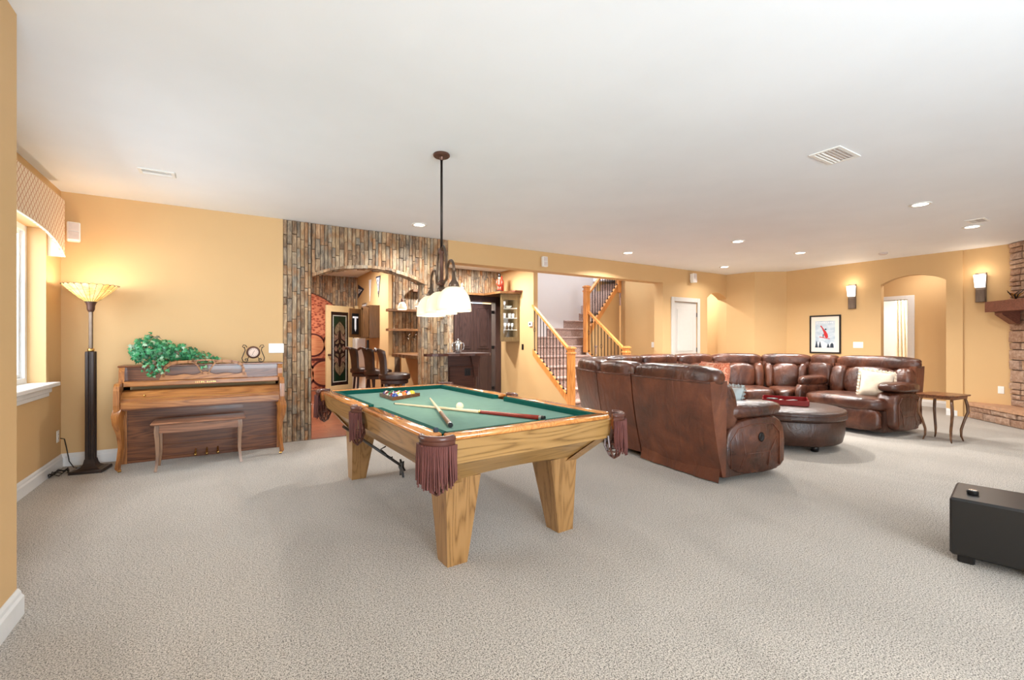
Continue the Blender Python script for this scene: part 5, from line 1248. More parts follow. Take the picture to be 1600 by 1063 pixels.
# ================================================================== WHITE CLOSET DOOR, EAST WALL THINGS
D1 = MB().cbox(7.70, 7.785, 6.185, 6.212, 0, 2.15, .006).cbox(8.545, 8.625, 6.185, 6.212, 0, 2.15, .006).cbox(7.785, 8.545, 6.185, 6.212, 2.06, 2.15, .006)
M['doorwhite'] = plain('warm_white_door_paint', srgb(204, 199, 192), .5, var=.02)
D1 = struct('door_1', D1, M['doorwhite'])
lf = MB().cbox(7.79, 8.54, 6.225, 6.26, .01, 2.055, .003).build('door_leaf', M['doorwhite'], D1)
for za_, zb_ in ((.20, .86), (1.0, 1.93)): MB().cbox(7.885, 8.445, 6.2195, 6.2255, za_, zb_, .0028).build('panel_groove', M['doorwhite'], lf); MB().cbox(7.91, 8.42, 6.212, 6.222, za_ + .025, zb_ - .025, .008).build('raised_panel', M['doorwhite'], lf)
for z in (.25, 1.05, 1.80): MB().cbox(8.535, 8.549, 6.205, 6.225, z - .045, z + .045, .002).build('hinge', M['bronze'], D1)
MB().lathe([(0, 0), (.024, 0), (.01, .01), (.01, .03), (.024, .04), (.02, .06), (0, .062)], 14).xf(Matrix.Translation((7.86, 6.225, .94)) @ Matrix.Rotation(pi / 2, 4, 'X')).build('door_knob', M['bronze'], lf, smooth=True)
# door casing in the niche and what stands in the bathroom
Xn = 11.25
D4 = struct('door_4', MB().cbox(Xn - .02, Xn + .14, 3.36, 3.47, 0, 2.13, .006).cbox(Xn - .02, Xn + .14, 4.22, 4.30, 0, 2.13, .006).cbox(Xn - .02, Xn + .14, 3.47, 4.22, 2.05, 2.13, .006), M['white'])
cu = MB(); cu.grid(60, 10, lambda u, v: (12.9 + .035 * sin(u * 38) * (1.2 - .4 * v), 3.86 + .34 * u - .10 * v * (1 - u), 2.30 - 2.15 * (v)))
M['curt'] = plain('cream_curtain', srgb(230, 218, 192), .85, bump=.3)
t_ = thing('shower_curtain', 'cream gathered curtain seen through the arched niche doorway', 'curtain', (12.9, 3.8, .15)); cu.build('cloth', M['curt'], t_, world=True, smooth=True); MB().tube([(12.9, 1.4, 2.32), (12.9, 5.45, 2.32)], .012, 8).build('rod', M['chrome'], t_, world=True)
# framed snowboarding print
PX = 10.2
def east(y): return 10.2 + (y - 3.775) * (.03 / 1.445)
PF = thing('framed_print', 'black framed print of a snowboarder in red leaping above pine trees', 'picture', (east(4.46) - .001, 4.46, 1.375), radians(-90) - math.atan(.03 / 1.445))
W2, H2 = .285, .385
MB().cbox(-W2, W2, -.025, 0, H2 - .028, H2, .003).cbox(-W2, W2, -.025, 0, -H2, -H2 + .028, .003).cbox(-W2, -W2 + .028, -.025, 0, -H2 + .028, H2 - .028, .003).cbox(W2 - .028, W2, -.025, 0, -H2 + .028, H2 - .028, .003).build('frame', M['black'], PF)
pm = MB().box(-W2 + .028, W2 - .028, -.012, -.004, -H2 + .028, H2 - .028).build('mat_board', plain('cream_mat_board', srgb(240, 226, 214), .8, var=.01), PF)
t = NT('grey_blue_sky_print'); n = t.noise(t.coords((1, 1, 2)), 8, 4); t.set(t.ramp(n, [(.35, srgb(168, 186, 202)), (.6, srgb(202, 212, 220))]), .7)
art = MB().box(-.182, .182, -.0135, -.012, -.275, .270).build('art_print', t.m, PF)
M['artred'] = plain('print_red', srgb(196, 40, 40), .7); M['artdark'] = plain('print_dark', srgb(44, 58, 72), .7); M['artsnow'] = plain('print_snow', srgb(222, 226, 232), .7)
def flat(pts, mat, nm, y=-.0145): MB().prism(pts, y, y + .001, lambda a, z, h: (a, h, z)).build(nm, M[mat], art)
flat([(-.182, -.275), (.182, -.275), (.182, -.16), (.05, -.20), (-.05, -.13), (-.182, -.18)], 'artsnow', 'snow_slope', -.0142)
for x, h_ in ((-.155, .13), (-.09, .12), (.06, .08)): flat([(x - .03, -.27), (x + .03, -.27), (x + .006, -.27 + h_), (x - .006, -.27 + h_)], 'artdark', 'pine_tree')
flat([(.09, -.27), (.16, -.27), (.155, -.20), (.13, -.17), (.10, -.20)], 'artdark', 'pine_tree')
flat([(-.05, .11), (-.035, .12), (.02, .06), (.05, .0), (.06, -.06), (.03, -.08), (.0, -.05), (-.02, -.01), (-.02, .03)], 'artred', 'rider_jacket'); flat([(-.085, .165), (-.07, .18), (-.02, .11), (-.035, .09)], 'artred', 'rider_arm')
flat([(-.01, .09), (.01, .12), (.03, .11), (.025, .085)], 'artdark', 'rider_head'); flat([(-.04, .0), (-.02, .0), (-.025, -.06), (-.04, -.06)], 'artdark', 'rider_leg'); flat([(-.10, -.045), (.09, -.085), (.09, -.097), (-.10, -.06)], 'artred', 'snowboard', -.0155)
cdn = bpy.data.curves.new('poster_title', 'FONT'); 
random.seed(3); ttl = MB()
for i in range(9): ttl.box(-.15 + i * .034, -.15 + i * .034 + .022, -.0146, -.0136, .222, .25)
o = ttl.build('print_title', M['artsnow'], art); o['kind'] = 'stuff'; bpy.data.curves.remove(cdn)
plate((east(3.89), 3.89, 1.165), radians(-91), 'white three-gang plate between the framed print and the arched niche', 3)
plate((10.225, 2.00, .48), radians(-96), 'white outlet plate low on the wall above the stone hearth', 1, 'outlet', 'wall_outlet')
M['sconcewood'] = wood('brushed_bronze_panel', srgb(62, 50, 42), srgb(128, 108, 92), 3, 'z', .4, 6)
def sconce(x, y, zc, rz, label):
    t_ = thing('wall_sconce', label, 'wall lamp', (x, y, zc), rz, 'tall wall sconces')
    MB().cbox(-.065, .065, -.022, 0, -.235, .235, .004).build('backplate', M['sconcewood'], t_)
    MB().cbox(-.058, .058, -.05, -.022, -.235, -.02, .01).build('lower_panel', M['sconcewood'], t_)
    mb = MB(); vs = [(-.055, -.022, 0), (.055, -.022, 0), (.05, -.085, 0), (-.05, -.085, 0), (-.066, -.022, .20), (.066, -.022, .20), (.06, -.105, .20), (-.06, -.105, .20)]
    mb.add(vs, [(0, 1, 2, 3), (4, 7, 6, 5), (0, 4, 5, 1), (1, 5, 6, 2), (2, 6, 7, 3), (3, 7, 4, 0)]); mb.build('glass_shade', M['sconceglow'], t_)
    m_ = Matrix.Translation((x, y, zc)) @ Matrix.Rotation(rz, 4, 'Z') @ Vector((0, -.16, .22)); light('POINT', 'sconce_light', tuple(m_), 2.6, WARM, .05)
sconce(east(3.985) - .001, 3.985, 2.095, radians(-91), 'lit bronze wall sconce above the framed print and white switch plate')
sconce(10.245, 2.225, 2.10, radians(-96), 'lit bronze wall sconce beside the stone chimney')

# ================================================================== STONE FIREPLACE
d45 = Vector((-.7071, -.7071)); n45 = Vector((-.7071, .7071)); F0 = Vector((10.17, 1.90))
def fp(s, o_, z): p = F0 + d45 * s + n45 * o_; return (p.x, p.y, z)
def fprism(mb, s0, s1, o0, o1, z0, z1, c=0.0):
    mb.v += [fp(s0, o0, z0), fp(s1, o0, z0), fp(s1, o1, z0), fp(s0, o1, z0), fp(s0, o0, z1), fp(s1, o0, z1), fp(s1, o1, z1), fp(s0, o1, z1)]
    b0 = len(mb.v) - 8; mb.f += [tuple(b0 + i for i in f) for f in [(0, 1, 2, 3), (4, 7, 6, 5), (0, 4, 5, 1), (1, 5, 6, 2), (2, 6, 7, 3), (3, 7, 4, 0)]]; return mb
ch = struct('wall_chimney', fprism(MB(), 0, 2.6, -.4, -.04, 0, Zc), M['mortar'])
random.seed(31)
def stones(parent, s_lo, s_hi, z_lo, z_hi, o0, depth, hmin, hmax, wmin, wmax, left_round=False):
    z = z_lo
    while z < z_hi - .02:
        h = random.uniform(hmin, hmax); z1 = min(z + h, z_hi)
        if z_hi - z1 < hmin * .6: z1 = z_hi
        s_ = s_lo - random.uniform(0, .02)
        while s_ < s_hi - .01:
            w_ = random.uniform(wmin, wmax); s1_ = min(s_ + w_, s_hi)
            if s_hi - s1_ < wmin * .5: s1_ = s_hi
            sub = [(z, z1)] if random.random() < .75 or z1 - z < .11 else [(z, (z + z1) / 2), ((z + z1) / 2, z1)]
            for (q0, q1) in sub:
                mb = MB(); pr__ = depth + random.uniform(-.008, .012); g = .003; m_ = [random.uniform(-.008, .008) for _ in range(9)]
                a0, a1, b0_, b1_ = s_ + g, s1_ - g, q0 + g, q1 - g
                base = [fp(a0, o0, b0_), fp(a1, o0, b0_), fp(a1, o0, b1_), fp(a0, o0, b1_)]; e = .006
                top = [fp(a0 + e, o0 + pr__ + m_[0], b0_ + e), fp(a1 - e, o0 + pr__ + m_[1], b0_ + e), fp(a1 - e, o0 + pr__ + m_[2], b1_ - e), fp(a0 + e, o0 + pr__ + m_[3], b1_ - e)]
                mid = fp((a0 + a1) / 2 + m_[4] * 3, o0 + pr__ + .012 + m_[5], (b0_ + b1_) / 2 + m_[6])
                mb.add(base + top + [mid], [(4, 8, 5), (5, 8, 6), (6, 8, 7), (7, 8, 4), (0, 4, 5, 1), (1, 5, 6, 2), (2, 6, 7, 3), (3, 7, 4, 0)])
                mb.build('stone', M['stone'], parent)
            s_ = s1_
        z = z1
stones(ch, 0, 1.5, .25, Zc, -.04, .035, .10, .20, .16, .40)
he = struct('wall_hearth', fprism(MB(), -.30, 2.6, -.03, .30, 0, .20), M['mortar'])
stones(he, -.31, 1.9, 0, .20, .30, .02, .08, .13, .12, .32)
random.seed(7)
s_ = -.36
for k in range(5):
    w_ = random.uniform(.55, .75); mb = MB(); n = 9
    edge = [(s_ + w_ * i / n, .345 + random.uniform(-.012, .012)) for i in range(n + 1)]
    pts = [(s_ + .004, -.04)] + [(a + (.004 if i == 0 else (-.004 if i == n else 0)), b_) for i, (a, b_) in enumerate(edge)] + [(s_ + w_ - .004, -.04)]
    if k == 0: pts = [(-.27 + .0, -.035), (-.345, .25), (-.36, .34)] + [(a, b_) for a, b_ in edge[1:]] + [(s_ + w_ - .004, -.04)]
    mb.prism(pts, .20, .255, lambda a, o_, h: fp(a, o_, h)); mb.build('cap_slab', M['capstone'], he); s_ += w_
MT = thing('mantel_shelf', 'reddish brown timber mantel with corbels on the stone chimney', 'mantel', fp(.8, .1, 1.5))
fprism(MB(), -.02, 2.0, .02, .30, 1.69, 1.85).build('beam', M['mantel'], MT, world=True)
for s0 in (.08, 1.5):
    mb = MB(); mb.prism([(.02, 1.69), (.24, 1.69), (.24, 1.645), (.06, 1.50), (.02, 1.50)], s0, s0 + .14, lambda o_, z, h: fp(h, o_, z)); mb.build('corbel', M['mantel'], MT, world=True)
DS = thing('branch_ornament', 'small dark twig ornament with gold band standing on the mantel', 'ornament', fp(.34, .16, 1.851))
pz = fp(.34, .16, 1.862)
for k in range(8):
    a = k * .8; MB().tube([pz, (pz[0] + .05 * cos(a), pz[1] + .05 * sin(a), pz[2] + .07), (pz[0] + .09 * cos(a + .5), pz[1] + .09 * sin(a + .5), pz[2] + .09 + .02 * (k % 3))], [.010, .008, .004], 6).build('twig', M['brass'] if k % 3 == 0 else M['iron'], DS, world=True)

# ================================================================== SECTIONAL SOFA
SF = thing('sectional_sofa', 'large curved sectional sofa in brown leather with recliner seats', 'sofa', (5.8, 3.9, 0))
SP = [Vector(p) for p in ((3.50, 2.40), (3.60, 3.42), (3.65, 4.00), (3.93, 4.72), (4.62, 5.10), (5.60, 5.24), (6.45, 5.22), (7.20, 5.03), (7.95, 4.52), (8.36, 3.83), (8.28, 3.36), (8.10, 2.30))]
cen = Vector((5.9, 3.1))
def segn(i):
    d = (SP[i + 1] - SP[i]).normalized(); n_ = Vector((d.y, -d.x)); return n_ if n_.dot(cen - (SP[i] + SP[i + 1]) / 2) > 0 else -n_
NN = []
for i in range(len(SP)):
    if i == 0: NN.append(segn(0))
    elif i == len(SP) - 1: NN.append(segn(i - 1))
    else:
        m_ = (segn(i - 1) + segn(i)).normalized(); NN.append(m_ / m_.dot(segn(i)))
def smap(i, u0=0.0, u1=1.0):
    a, b_, na, nb_ = SP[i], SP[i + 1], NN[i], NN[i + 1]
    def f(u, v, z):
        t_ = u0 + (u1 - u0) * u; p = a.lerp(b_, t_) + na.lerp(nb_, t_) * v; return (p.x, p.y, z)
    return f
LB, LE = 'leather_back', 'leather'
def seat_unit(i, u0=0.0, u1=1.0, console=False, seed=0, rollamp=.02):
    f = smap(i, u0, u1)
    # outer shell of the back: leaning, slightly bulged
    mb = MB(); nu, nz = 9, 10
    def shell(u, w):
        z = .06 + .84 * w; v = .15 * (1 - w) ** 1.2 - .012 * sin(pi * w) - .02 * sin(pi * u) ; return f(.012 + .976 * u, v, z)
    mb.grid(nu, nz, shell); mb.grid(nu, nz, lambda u, w: f(.012 + .976 * u, .19 + .02 * w, .06 + .84 * w)); n_ = nu * nz
    for j in range(nz - 1):
        for u_ in (0, nu - 1): mb.f.append((u_ * nz + j, u_ * nz + j + 1, n_ + u_ * nz + j + 1, n_ + u_ * nz + j))
    for k in range(nu - 1): mb.f.append((k * nz, (k + 1) * nz, n_ + (k + 1) * nz, n_ + k * nz)); mb.f.append((k * nz + nz - 1, (k + 1) * nz + nz - 1, n_ + (k + 1) * nz + nz - 1, n_ + k * nz + nz - 1))
    bm = bmesh.new(); me = bpy.data.meshes.new('x'); me.from_pydata(mb.v, [], mb.f); bm.from_mesh(me); bmesh.ops.recalc_face_normals(bm, faces=bm.faces); mb.v = [tuple(v.co) for v in bm.verts]; mb.f = [tuple(v.index for v in q.verts) for q in bm.faces]; bm.free()
    sh_ = mb.build('outer_back', M[LB], SF, world=True, smooth=True, angle=50)
    mb = MB(); mb.tube([f(.02 + .96 * k / 12, -.004 - .02 * sin(pi * k / 12), .888) for k in range(13)], .006, 5); mb.build('piping', M[LE], sh_, world=True, smooth=True)
    W = (SP[i + 1] - SP[i]).length * (u1 - u0)
    # head roll
    mb = MB(); mb.puff((.5, .115, .925), (.502, .125, .105), 3.4, 10, f, rollamp, 7, seed); mb.build('head_roll', M[LE], SF, world=True, smooth=True)
    if console:
        mb = MB(); mb.puff((.5, .24, .70), (.49, .10, .20), 4, 8, f, .02, 6, seed); mb.build('back_cushion', M[LE], SF, world=True, smooth=True)
        mb = MB(); mb.puff((.5, .62, .33), (.47, .36, .26), 6, 8, f, .0, 6, seed); mb.build('console_box', M[LE], SF, world=True, smooth=True)
        mb = MB(); mb.puff((.5, .55, .63), (.46, .34, .075), 3.5, 8, f, .03, 6, seed); mb.build('console_armrest', M[LE], SF, world=True, smooth=True)
        return
    # two tall lower-back cushions + centre strip
    for (ua, ub) in ((.01, .21), (.18, .82), (.79, .99)):
        mb = MB(); mb.puff(((ua + ub) / 2, .255, .66), ((ub - ua) / 2 + .004, .115, .215), 3.2, 8, lambda u, v, z: f(u, v + (.9 - z) * .16 - .03, z), .03, 8, seed + ua * 9); mb.build('back_cushion', M[LE], SF, world=True, smooth=True)
    mb = MB(); mb.puff((.5, .68, .405), (.488, .37, .105), 4.0, 10, f, .018, 9, seed); mb.build('seat_cushion', M[LE], SF, world=True, smooth=True)
    mb = MB(); mb.puff((.5, .955, .21), (.478, .07, .155), 4.5, 8, f, .02, 8, seed); mb.build('footrest', M[LE], SF, world=True, smooth=True)
    mb = MB(); b0 = [f(u, v, z) for z in (.05, .32) for u, v in ((.02, .17), (.98, .17), (.98, .90), (.02, .90))]; mb.add(b0, [(3, 2, 1, 0), (4, 5, 6, 7), (0, 1, 5, 4), (1, 2, 6, 5), (2, 3, 7, 6), (3, 0, 4, 7)]); mb.build('base', M['leather_dk'], SF, world=True)
for i in range(11):
    if i == 9: seat_unit(i, console=True, seed=i)
    elif i == 0: seat_unit(0, 0, 1, seed=2)
    else: seat_unit(i, seed=i * 1.3, rollamp=.03)
# loose hanging dust flap behind the first recliner
fb = MB(); f0 = smap(0)
fb.grid(26, 5, lambda u, v: f0(.02 + .95 * u, .135 - .028 * v + .006 * sin(u * 22) * v + .004 * sin(u * 47) * v, .16 - .148 * v + .008 * sin(u * 9) * (1 - v)))
fb.build('rear_flap', M[LB], SF, world=True, smooth=True)
# near arm (rotated a little) and far arm
def arm(px, py, rz, L_, W_a, side, power=True):
    Ma = Matrix.Translation((px, py, 0)) @ Matrix.Rotation(rz, 4, 'Z')
    prof = [(0, .055), (L_, .055), (L_ + .012, .30), (L_ - .0, .46), (L_ - .06, .545), (L_ - .16, .575), (.22, .56), (.08, .50), (0, .40)]
    def smooth_(p, it=2):
        for _ in range(it):
            q = []
            for a, b_ in zip(p, p[1:] + p[:1]): q += [(a[0] * .75 + b_[0] * .25, a[1] * .75 + b_[1] * .25), (a[0] * .25 + b_[0] * .75, a[1] * .25 + b_[1] * .75)]
            p = q
        return p
    pr = smooth_(prof); n_ = len(pr); mb = MB(); cx, cz = L_ / 2, .30
    ys = [(0, .93), (.012, .975), (.035, 1.0), (W_a - .035, 1.0), (W_a - .012, .975), (W_a, .93)]
    for y, s_ in ys: mb.v += [(cx + (a - cx) * s_, y * side, max(.05, cz + (b_ - cz) * s_)) for a, b_ in pr]
    for r in range(len(ys) - 1):
        for k in range(n_): mb.f.append((r * n_ + k, r * n_ + (k + 1) % n_, (r + 1) * n_ + (k + 1) % n_, (r + 1) * n_ + k) if side < 0 else (r * n_ + k, (r + 1) * n_ + k, (r + 1) * n_ + (k + 1) % n_, r * n_ + (k + 1) % n_))
    mb.f.append(tuple(range(n_))); mb.f.append(tuple((len(ys) - 1) * n_ + k for k in range(n_))[::-1]); mb.xf(Ma)
    body = mb.build('armrest', M[LE], SF, world=True, smooth=True, angle=60)
    st_ = MB()   # raised stitch seam on the outer face
    pth = [(.06, .12), (.05, .36), (.14, .47), (.30, .505), (L_ - .15, .50), (L_ - .07, .42), (L_ - .07, .12)]
    st_.tube([tuple(Ma @ Vector((a, -.002 * side, b_))) for a, b_ in pth], .005, 5)
    for pth2 in ([(.16, .12), (.22, .24), (.18, .44)], [(.22, .24), (L_ - .18, .25), (L_ - .10, .38)], [(L_ - .18, .25), (L_ - .20, .12)]): st_.tube([tuple(Ma @ Vector((a, -.001 * side, b_))) for a, b_ in pth2], .003, 4)
    st_.build('stitching', M['leather_back'], body, world=True, smooth=True)
    mb = MB(); mb.puff((L_ * .50, W_a * .5 * side, .615), (L_ * .50, W_a * .5 + .035, .072), 2.8, 12, lambda x_, y_, z_: tuple(Ma @ Vector((x_, y_, z_ + .02 * (x_ / L_)))), .04, 5, 2); mb.build('arm_pad', M[LE], SF, world=True, smooth=True)
    if power:
        mb = MB(); mb.lathe([(0, 0), (.03, 0), (.032, .006), (.022, .010), (.018, .006), (0, .006)], 20); mb.xf(Ma @ Matrix.Translation((L_ * .58, -.002 * side, .385)) @ Matrix.Rotation(pi / 2 * side, 4, 'X') @ Matrix.Scale(1.35, 4, (0, 1, 0))); mb.build('recline_button', M['black'], body, world=True, smooth=True)
arm(3.70, 2.40, radians(-14), .68, .24, 1)
arm(8.00, 2.30, radians(180 - 5), .72, .24, -1, False)
def cushion(name, c, size, rz, tilt, mat, label, frill=None, cat='cushion', yaw2=0):
    t_ = thing(name, label, cat, c); Mx = Matrix.Translation(c) @ Matrix.Rotation(rz, 4, 'Z') @ Matrix.Rotation(tilt, 4, 'X') @ Matrix.Rotation(yaw2, 4, 'Y')
    n = 14; mb = MB()
    for sg in (-1, 1):
        def fn(u, v, sg=sg):
            a, b_ = 2 * u - 1, 2 * v - 1; pin = 1 - .07 * (a * a * b_ * b_) - .06 * (1 - abs(a)) * 0
            th_ = ((1 - a ** 4) * (1 - b_ ** 4)) ** .5 * size * .24; ed = 1 - .06 * (1 - b_ * b_) * abs(a) ** 6; ed2 = 1 - .06 * (1 - a * a) * abs(b_) ** 6
            return Mx @ Vector((a * size / 2 * ed, sg * th_ * (1 + .05 * sin(a * 7) * cos(b_ * 6)), b_ * size / 2 * ed2))
        mb.grid(n, n, fn)
        if sg > 0: k0 = len(mb.f) // 2; mb.f[k0:] = [q[::-1] for q in mb.f[k0:]]
    mb.build('cover', M[mat], t_, world=True, smooth=True)
    if frill:
        fr_ = MB(); N = 128
        def edge(k):
            s_ = (k % N) / N * 4; sd = int(s_); q = 2 * (s_ - sd) - 1; h = size / 2 * .985
            return [(q * h, -h, (0, -1)), (h, q * h, (1, 0)), (-q * h, h, (0, 1)), (-h, -q * h, (-1, 0))][sd]
        for k in range(N + 1):
            x, z, d_ = edge(k); w1 = .004 * sin(k * 1.7); wv = .016 * sin(k * 1.45)
            for r_, am in ((0, 0), (.012, .5), (.026 + .006 * sin(k * 2.3), 1)):
                sx_, sz_ = (1 if x > 0 else -1), (1 if z > 0 else -1); dx, dz = d_
                fr_.v.append(tuple(Mx @ Vector((x + dx * r_, wv * am, z + dz * r_))))
        for k in range(N):
            for j in range(2): a = k * 3 + j; fr_.f.append((a, a + 1, a + 4, a + 3))
        fr_.build('ruffle', M[frill], t_, world=True, smooth=True)
    return t_
M['creampil'] = plain('cream_cotton', srgb(222, 206, 184), .9, var=.05, bump=.5, bs=45); M['bluepil'] = plain('pale_blue_cotton', srgb(178, 190, 190), .9, var=.08, bump=.5, bs=45)
t = NT('orange_paisley_print'); v = t.geo(); vo = t.n('ShaderNodeTexVoronoi'); vo.inputs['Scale'].default_value = 22; t.l(v, vo.inputs['Vector'])
t.set(t.ramp(vo.outputs['Distance'], [(.12, srgb(176, 70, 48)), (.3, srgb(224, 148, 112)), (.5, srgb(198, 96, 66)), (.75, srgb(232, 178, 146))]), .9); M['orangepil'] = t.m
cushion('throw_pillow', (7.53, 2.66, .655), .37, radians(-62), radians(-22), 'creampil', 'cream ruffled throw pillow leaning on the far arm seat', 'creampil', yaw2=radians(8))
cushion('throw_pillow', (4.00, 2.74, .87), .36, radians(80), radians(12), 'orangepil', 'orange patterned throw pillow against the near recliner back', None)
cushion('throw_pillow', (4.16, 2.66, .675), .27, radians(78), radians(20), 'bluepil', 'pale blue fluffy throw pillow beside the near armrest', 'bluepil')
# ottoman
OT = thing('round_ottoman', 'large round tufted leather ottoman in the middle of the sectional', 'ottoman', (5.80, 2.95, 0))
MB().lathe([(.0, .07), (.52, .07), (.55, .09), (.575, .20), (.578, .335), (.570, .345), (.0, .345)], 56).build('body', M['leather_dk'], OT, smooth=True, angle=50)
MB().lathe([(.0, .348), (.575, .348), (.595, .358), (.60, .38), (.592, .41), (.598, .425), (.585, .445), (.54, .462), (0, .470)], 56).build('top_cushion', M['leather_dk'], OT, smooth=True)
MB().tube([(.593 * cos(2 * pi * k / 64), .593 * sin(2 * pi * k / 64), .412) for k in range(65)], .006, 6, cap=False).build('welt', M[LE], OT, smooth=True)
for k in range(4):
    a = pi / 4 + k * pi / 2 + .35; MB().lathe([(.035, 0), (.042, .03), (.045, .07)], 16, (.43 * cos(a), .43 * sin(a))).build('foot', M['black'], OT, smooth=True)
TR = thing('serving_tray', 'glossy red square tray resting on the round ottoman', 'tray', (5.92, 3.04, .4705), radians(28))
a_, h_ = .235, .062
MB().box(-a_, a_, -a_, a_, 0, .008).build('tray_floor', M['red'], TR)
for k in range(4):
    mb = MB(); m_ = Matrix.Rotation(k * pi / 2, 4, 'Z')
    if k % 2 == 0: mb.prism([(-a_, .008), (a_, .008), (a_ + .012, h_), (.07, h_), (.055, h_ - .02), (-.055, h_ - .02), (-.07, h_), (-a_ - .012, h_)], a_, a_ + .010, lambda x_, z_, y_: (x_, y_, z_))
    else: mb.prism([(-a_, .008), (a_, .008), (a_ + .012, h_), (-a_ - .012, h_)], a_, a_ + .010, lambda x_, z_, y_: (x_, y_, z_))
    mb.xf(m_).build('tray_side', M['red'], TR)
for k, (x, y, rz, lab) in enumerate(((5.93, 3.10, 20, 'dark grey remote control on the red tray, farthest back'), (5.86, 2.94, 75, 'black remote control lying across the red tray front'), (6.02, 3.02, -10, 'dark remote control at the hearth end of the red tray'))):
    t_ = thing('remote_control', lab, 'remote control', (x, y, .479), radians(rz), 'remote controls on the red tray')
    MB().cbox(-.10, .10, -.025, .025, 0, .022, .006).build('body', M['blackbox'], t_)
    bt = MB(); 
    for i in range(5): MB().cbox(-.07 + i * .028, -.055 + i * .028, -.012, .012, .022, .025, .002).build('button', M['spgrille'], t_)
pd = thing('photo_dish', 'small dark oval dish in the middle of the red tray', 'dish', (5.96, 3.14, .5025)); pd.location = (5.80, 3.13, .479)
MB().lathe([(0, 0), (.03, 0), (.05, .02), (.065, .05), (.06, .05), (.04, .02), (0, .012)], 22).build('bowl', M['iron'], pd, smooth=True)
# end table with bowed legs
M['darkleg'] = wood('dark_curved_leg_wood', srgb(58, 40, 28), srgb(124, 84, 54), 2.4, 'z', .35, 6)
ET = thing('end_table', 'small wooden end table with thin S-curved legs beside the sofa arm', 'side table', (7.63, 2.0, 0), radians(-6))
MB().puff((0, 0, .575), (.235, .205, .010), 8, 6).build('table_top', M['walnut'], ET)
MB().box(-.19, .19, -.165, -.155, .53, .563).box(-.19, .19, .155, .165, .53, .563).box(-.19, -.18, -.155, .155, .53, .563).box(.18, .19, -.155, .155, .53, .563).build('apron', M['bench'], ET)
for sx in (-1, 1):
    for sy in (-1, 1):
        pts = [(.155, .14, 0), (.135, .125, .06), (.135, .125, .14), (.165, .145, .26), (.205, .165, .36), (.20, .16, .45), (.17, .145, .55)]
        MB().tube([(sx * x, sy * y, z) for x, y, z in pts], [.007, .012, .015, .015, .017, .017, .015], 8).build('leg', M['darkleg'], ET, smooth=True)
# subwoofer
SW = thing('subwoofer', 'black box subwoofer on short feet on the carpet near the camera', 'speaker', (3.48, .885, 0), radians(-80))
MB().cbox(0, .42, 0, .42, .045, .367, .012).build('cabinet', M['blackbox'], SW)
for x in (.03, .33):
    for y in (.03, .33): MB().cbox(x, x + .07, y, y + .07, 0, .045, .006).build('foot', M['black'], SW)
pk = MB().lathe([(0, 0), (.024, 0), (.026, .004), (.026, .018), (.022, .022), (0, .022)], 24).build('puck_remote', M['black'], smooth=True, angle=40); pk.location = (3.66, .83, .3675); MB().lathe([(0, .022), (.019, .022), (.017, .024), (0, .024)], 24).build('metal_cap', M['chrome'], pk)
tag(pk, 'small round puck with a metal cap on top of the subwoofer', 'remote control')

# ================================================================== CEILING FITTINGS
spots = [(6.39, 1.86, 'by the stone chimney, nearest the camera'), (8.22, 1.87, 'next to the small square vent'), (6.47, 4.00, 'above the sectional, second row near the vent'), (8.22, 3.97, 'above the sectional in front of the framed print'), (8.50, 5.54, 'in front of the small arch, farthest'), (5.74, 5.51, 'in front of the staircase opening'), (2.07, 5.58, 'in front of the slate arch')]
for x, y, d_ in spots:
    t_ = thing('recessed_light', 'round recessed ceiling light ' + d_, 'ceiling light', (x, y, Zc), 0, 'recessed ceiling lights')
    MB().lathe([(.068, -.001), (.098, -.001), (.098, -.006), (.090, -.010), (.068, -.008)], 32, caps=False).build('trim_ring', M['plate'], t_, smooth=True)
    MB().lathe([(0, -.004), (.068, -.004), (.068, -.006), (0, -.006)], 32).build('diffuser', M['bulb'], t_)
    light('AREA', 'recessed_light_lamp', (x, y, Zc - .03), 16 if y < 3 else (13 if x > 8.4 else (26 if x < 3 else 66)), SOFT, .12, spread=radians(150))
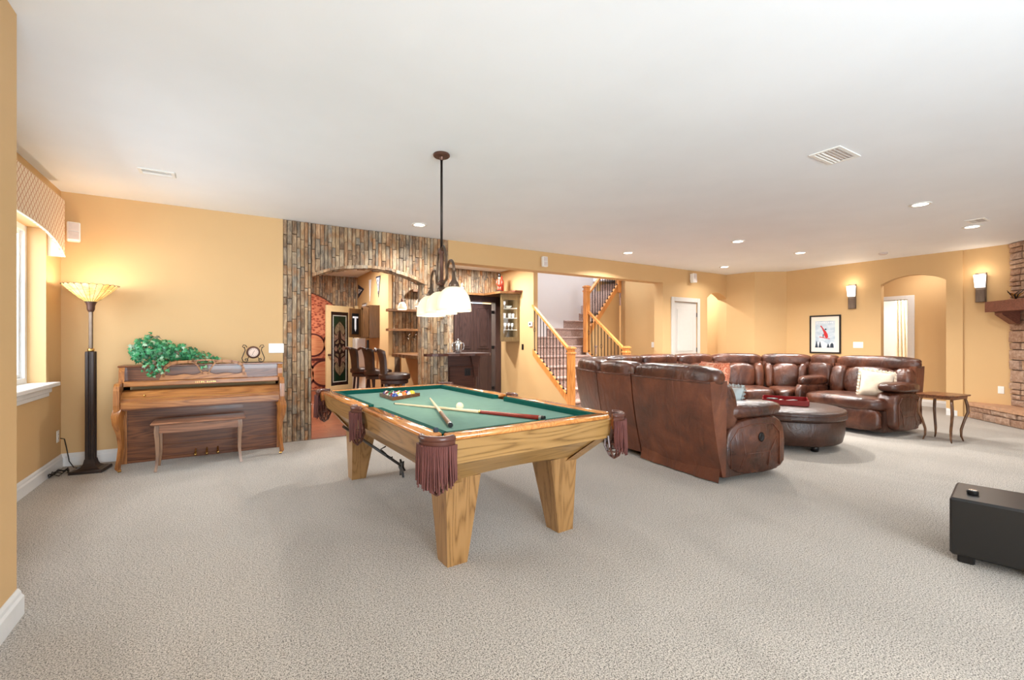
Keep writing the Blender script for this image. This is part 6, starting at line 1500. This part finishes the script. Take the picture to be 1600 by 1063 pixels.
for x, y, d_ in ((1.75, 9.0, 'inside the bar in front of the pennants'), (4.25, 7.75, 'above the crown shelf in the bar'), (3.5, 7.6, 'over the back bar shelves')):
    t_ = thing('recessed_light', 'round recessed ceiling light ' + d_, 'ceiling light', (x, y, Zc), 0, 'recessed ceiling lights')
    MB().lathe([(.068, -.001), (.098, -.001), (.098, -.006), (.090, -.010), (.068, -.008)], 32, caps=False).build('trim_ring', M['plate'], t_, smooth=True)
    MB().lathe([(0, -.004), (.068, -.004), (.068, -.006), (0, -.006)], 32).build('diffuser', M['bulb'], t_)
    light('AREA', 'bar_downlight', (x, y, Zc - .03), 40 if x > 4 else 65, SOFT, .12)
def vent(x, y, rz, label, w_=.30, h_=.15):
    t_ = thing('ceiling_vent', label, 'vent', (x, y, Zc), rz)
    MB().cbox(-w_ / 2, w_ / 2, -h_ / 2, -h_ / 2 + .025, -.008, 0, .002).cbox(-w_ / 2, w_ / 2, h_ / 2 - .025, h_ / 2, -.008, 0, .002).cbox(-w_ / 2, -w_ / 2 + .025, -h_ / 2 + .025, h_ / 2 - .025, -.008, 0, .002).cbox(w_ / 2 - .025, w_ / 2, -h_ / 2 + .025, h_ / 2 - .025, -.008, 0, .002).build('frame', M['plate'], t_)
    MB().box(-w_ / 2 + .025, w_ / 2 - .025, -h_ / 2 + .025, h_ / 2 - .025, -.001, 0).build('duct', M['spgrille'], t_)
    n = 7
    for i in range(n):
        y_ = -h_ / 2 + .03 + (h_ - .06) * i / (n - 1); m_ = MB(); m_.box(-w_ / 2 + .026, w_ / 2 - .026, -.006, .006, -.0008, .0008); m_.xf(Matrix.Translation((0, y_, -.006)) @ Matrix.Rotation(radians(35 if i < n / 2 else -35), 4, 'X')); m_.build('louvre', M['plate'], t_)
vent(-.54, 5.07, 0, 'white louvred ceiling vent above the piano', .26, .16)
vent(4.12, 1.73, 0, 'white louvred ceiling vent nearest the camera, above the carpet', .36, .22)
vent(7.87, 1.74, 0, 'small white ceiling vent beside a recessed light near the chimney', .26, .18)
sd = thing('smoke_detector', 'round white smoke detector on the ceiling before the arched niche', 'smoke detector', (9.45, 3.24, Zc))
MB().lathe([(0, -.03), (.05, -.028), (.06, -.018), (.064, 0), (0, 0)], 26).build('housing', M['spgrille'], sd, smooth=True)
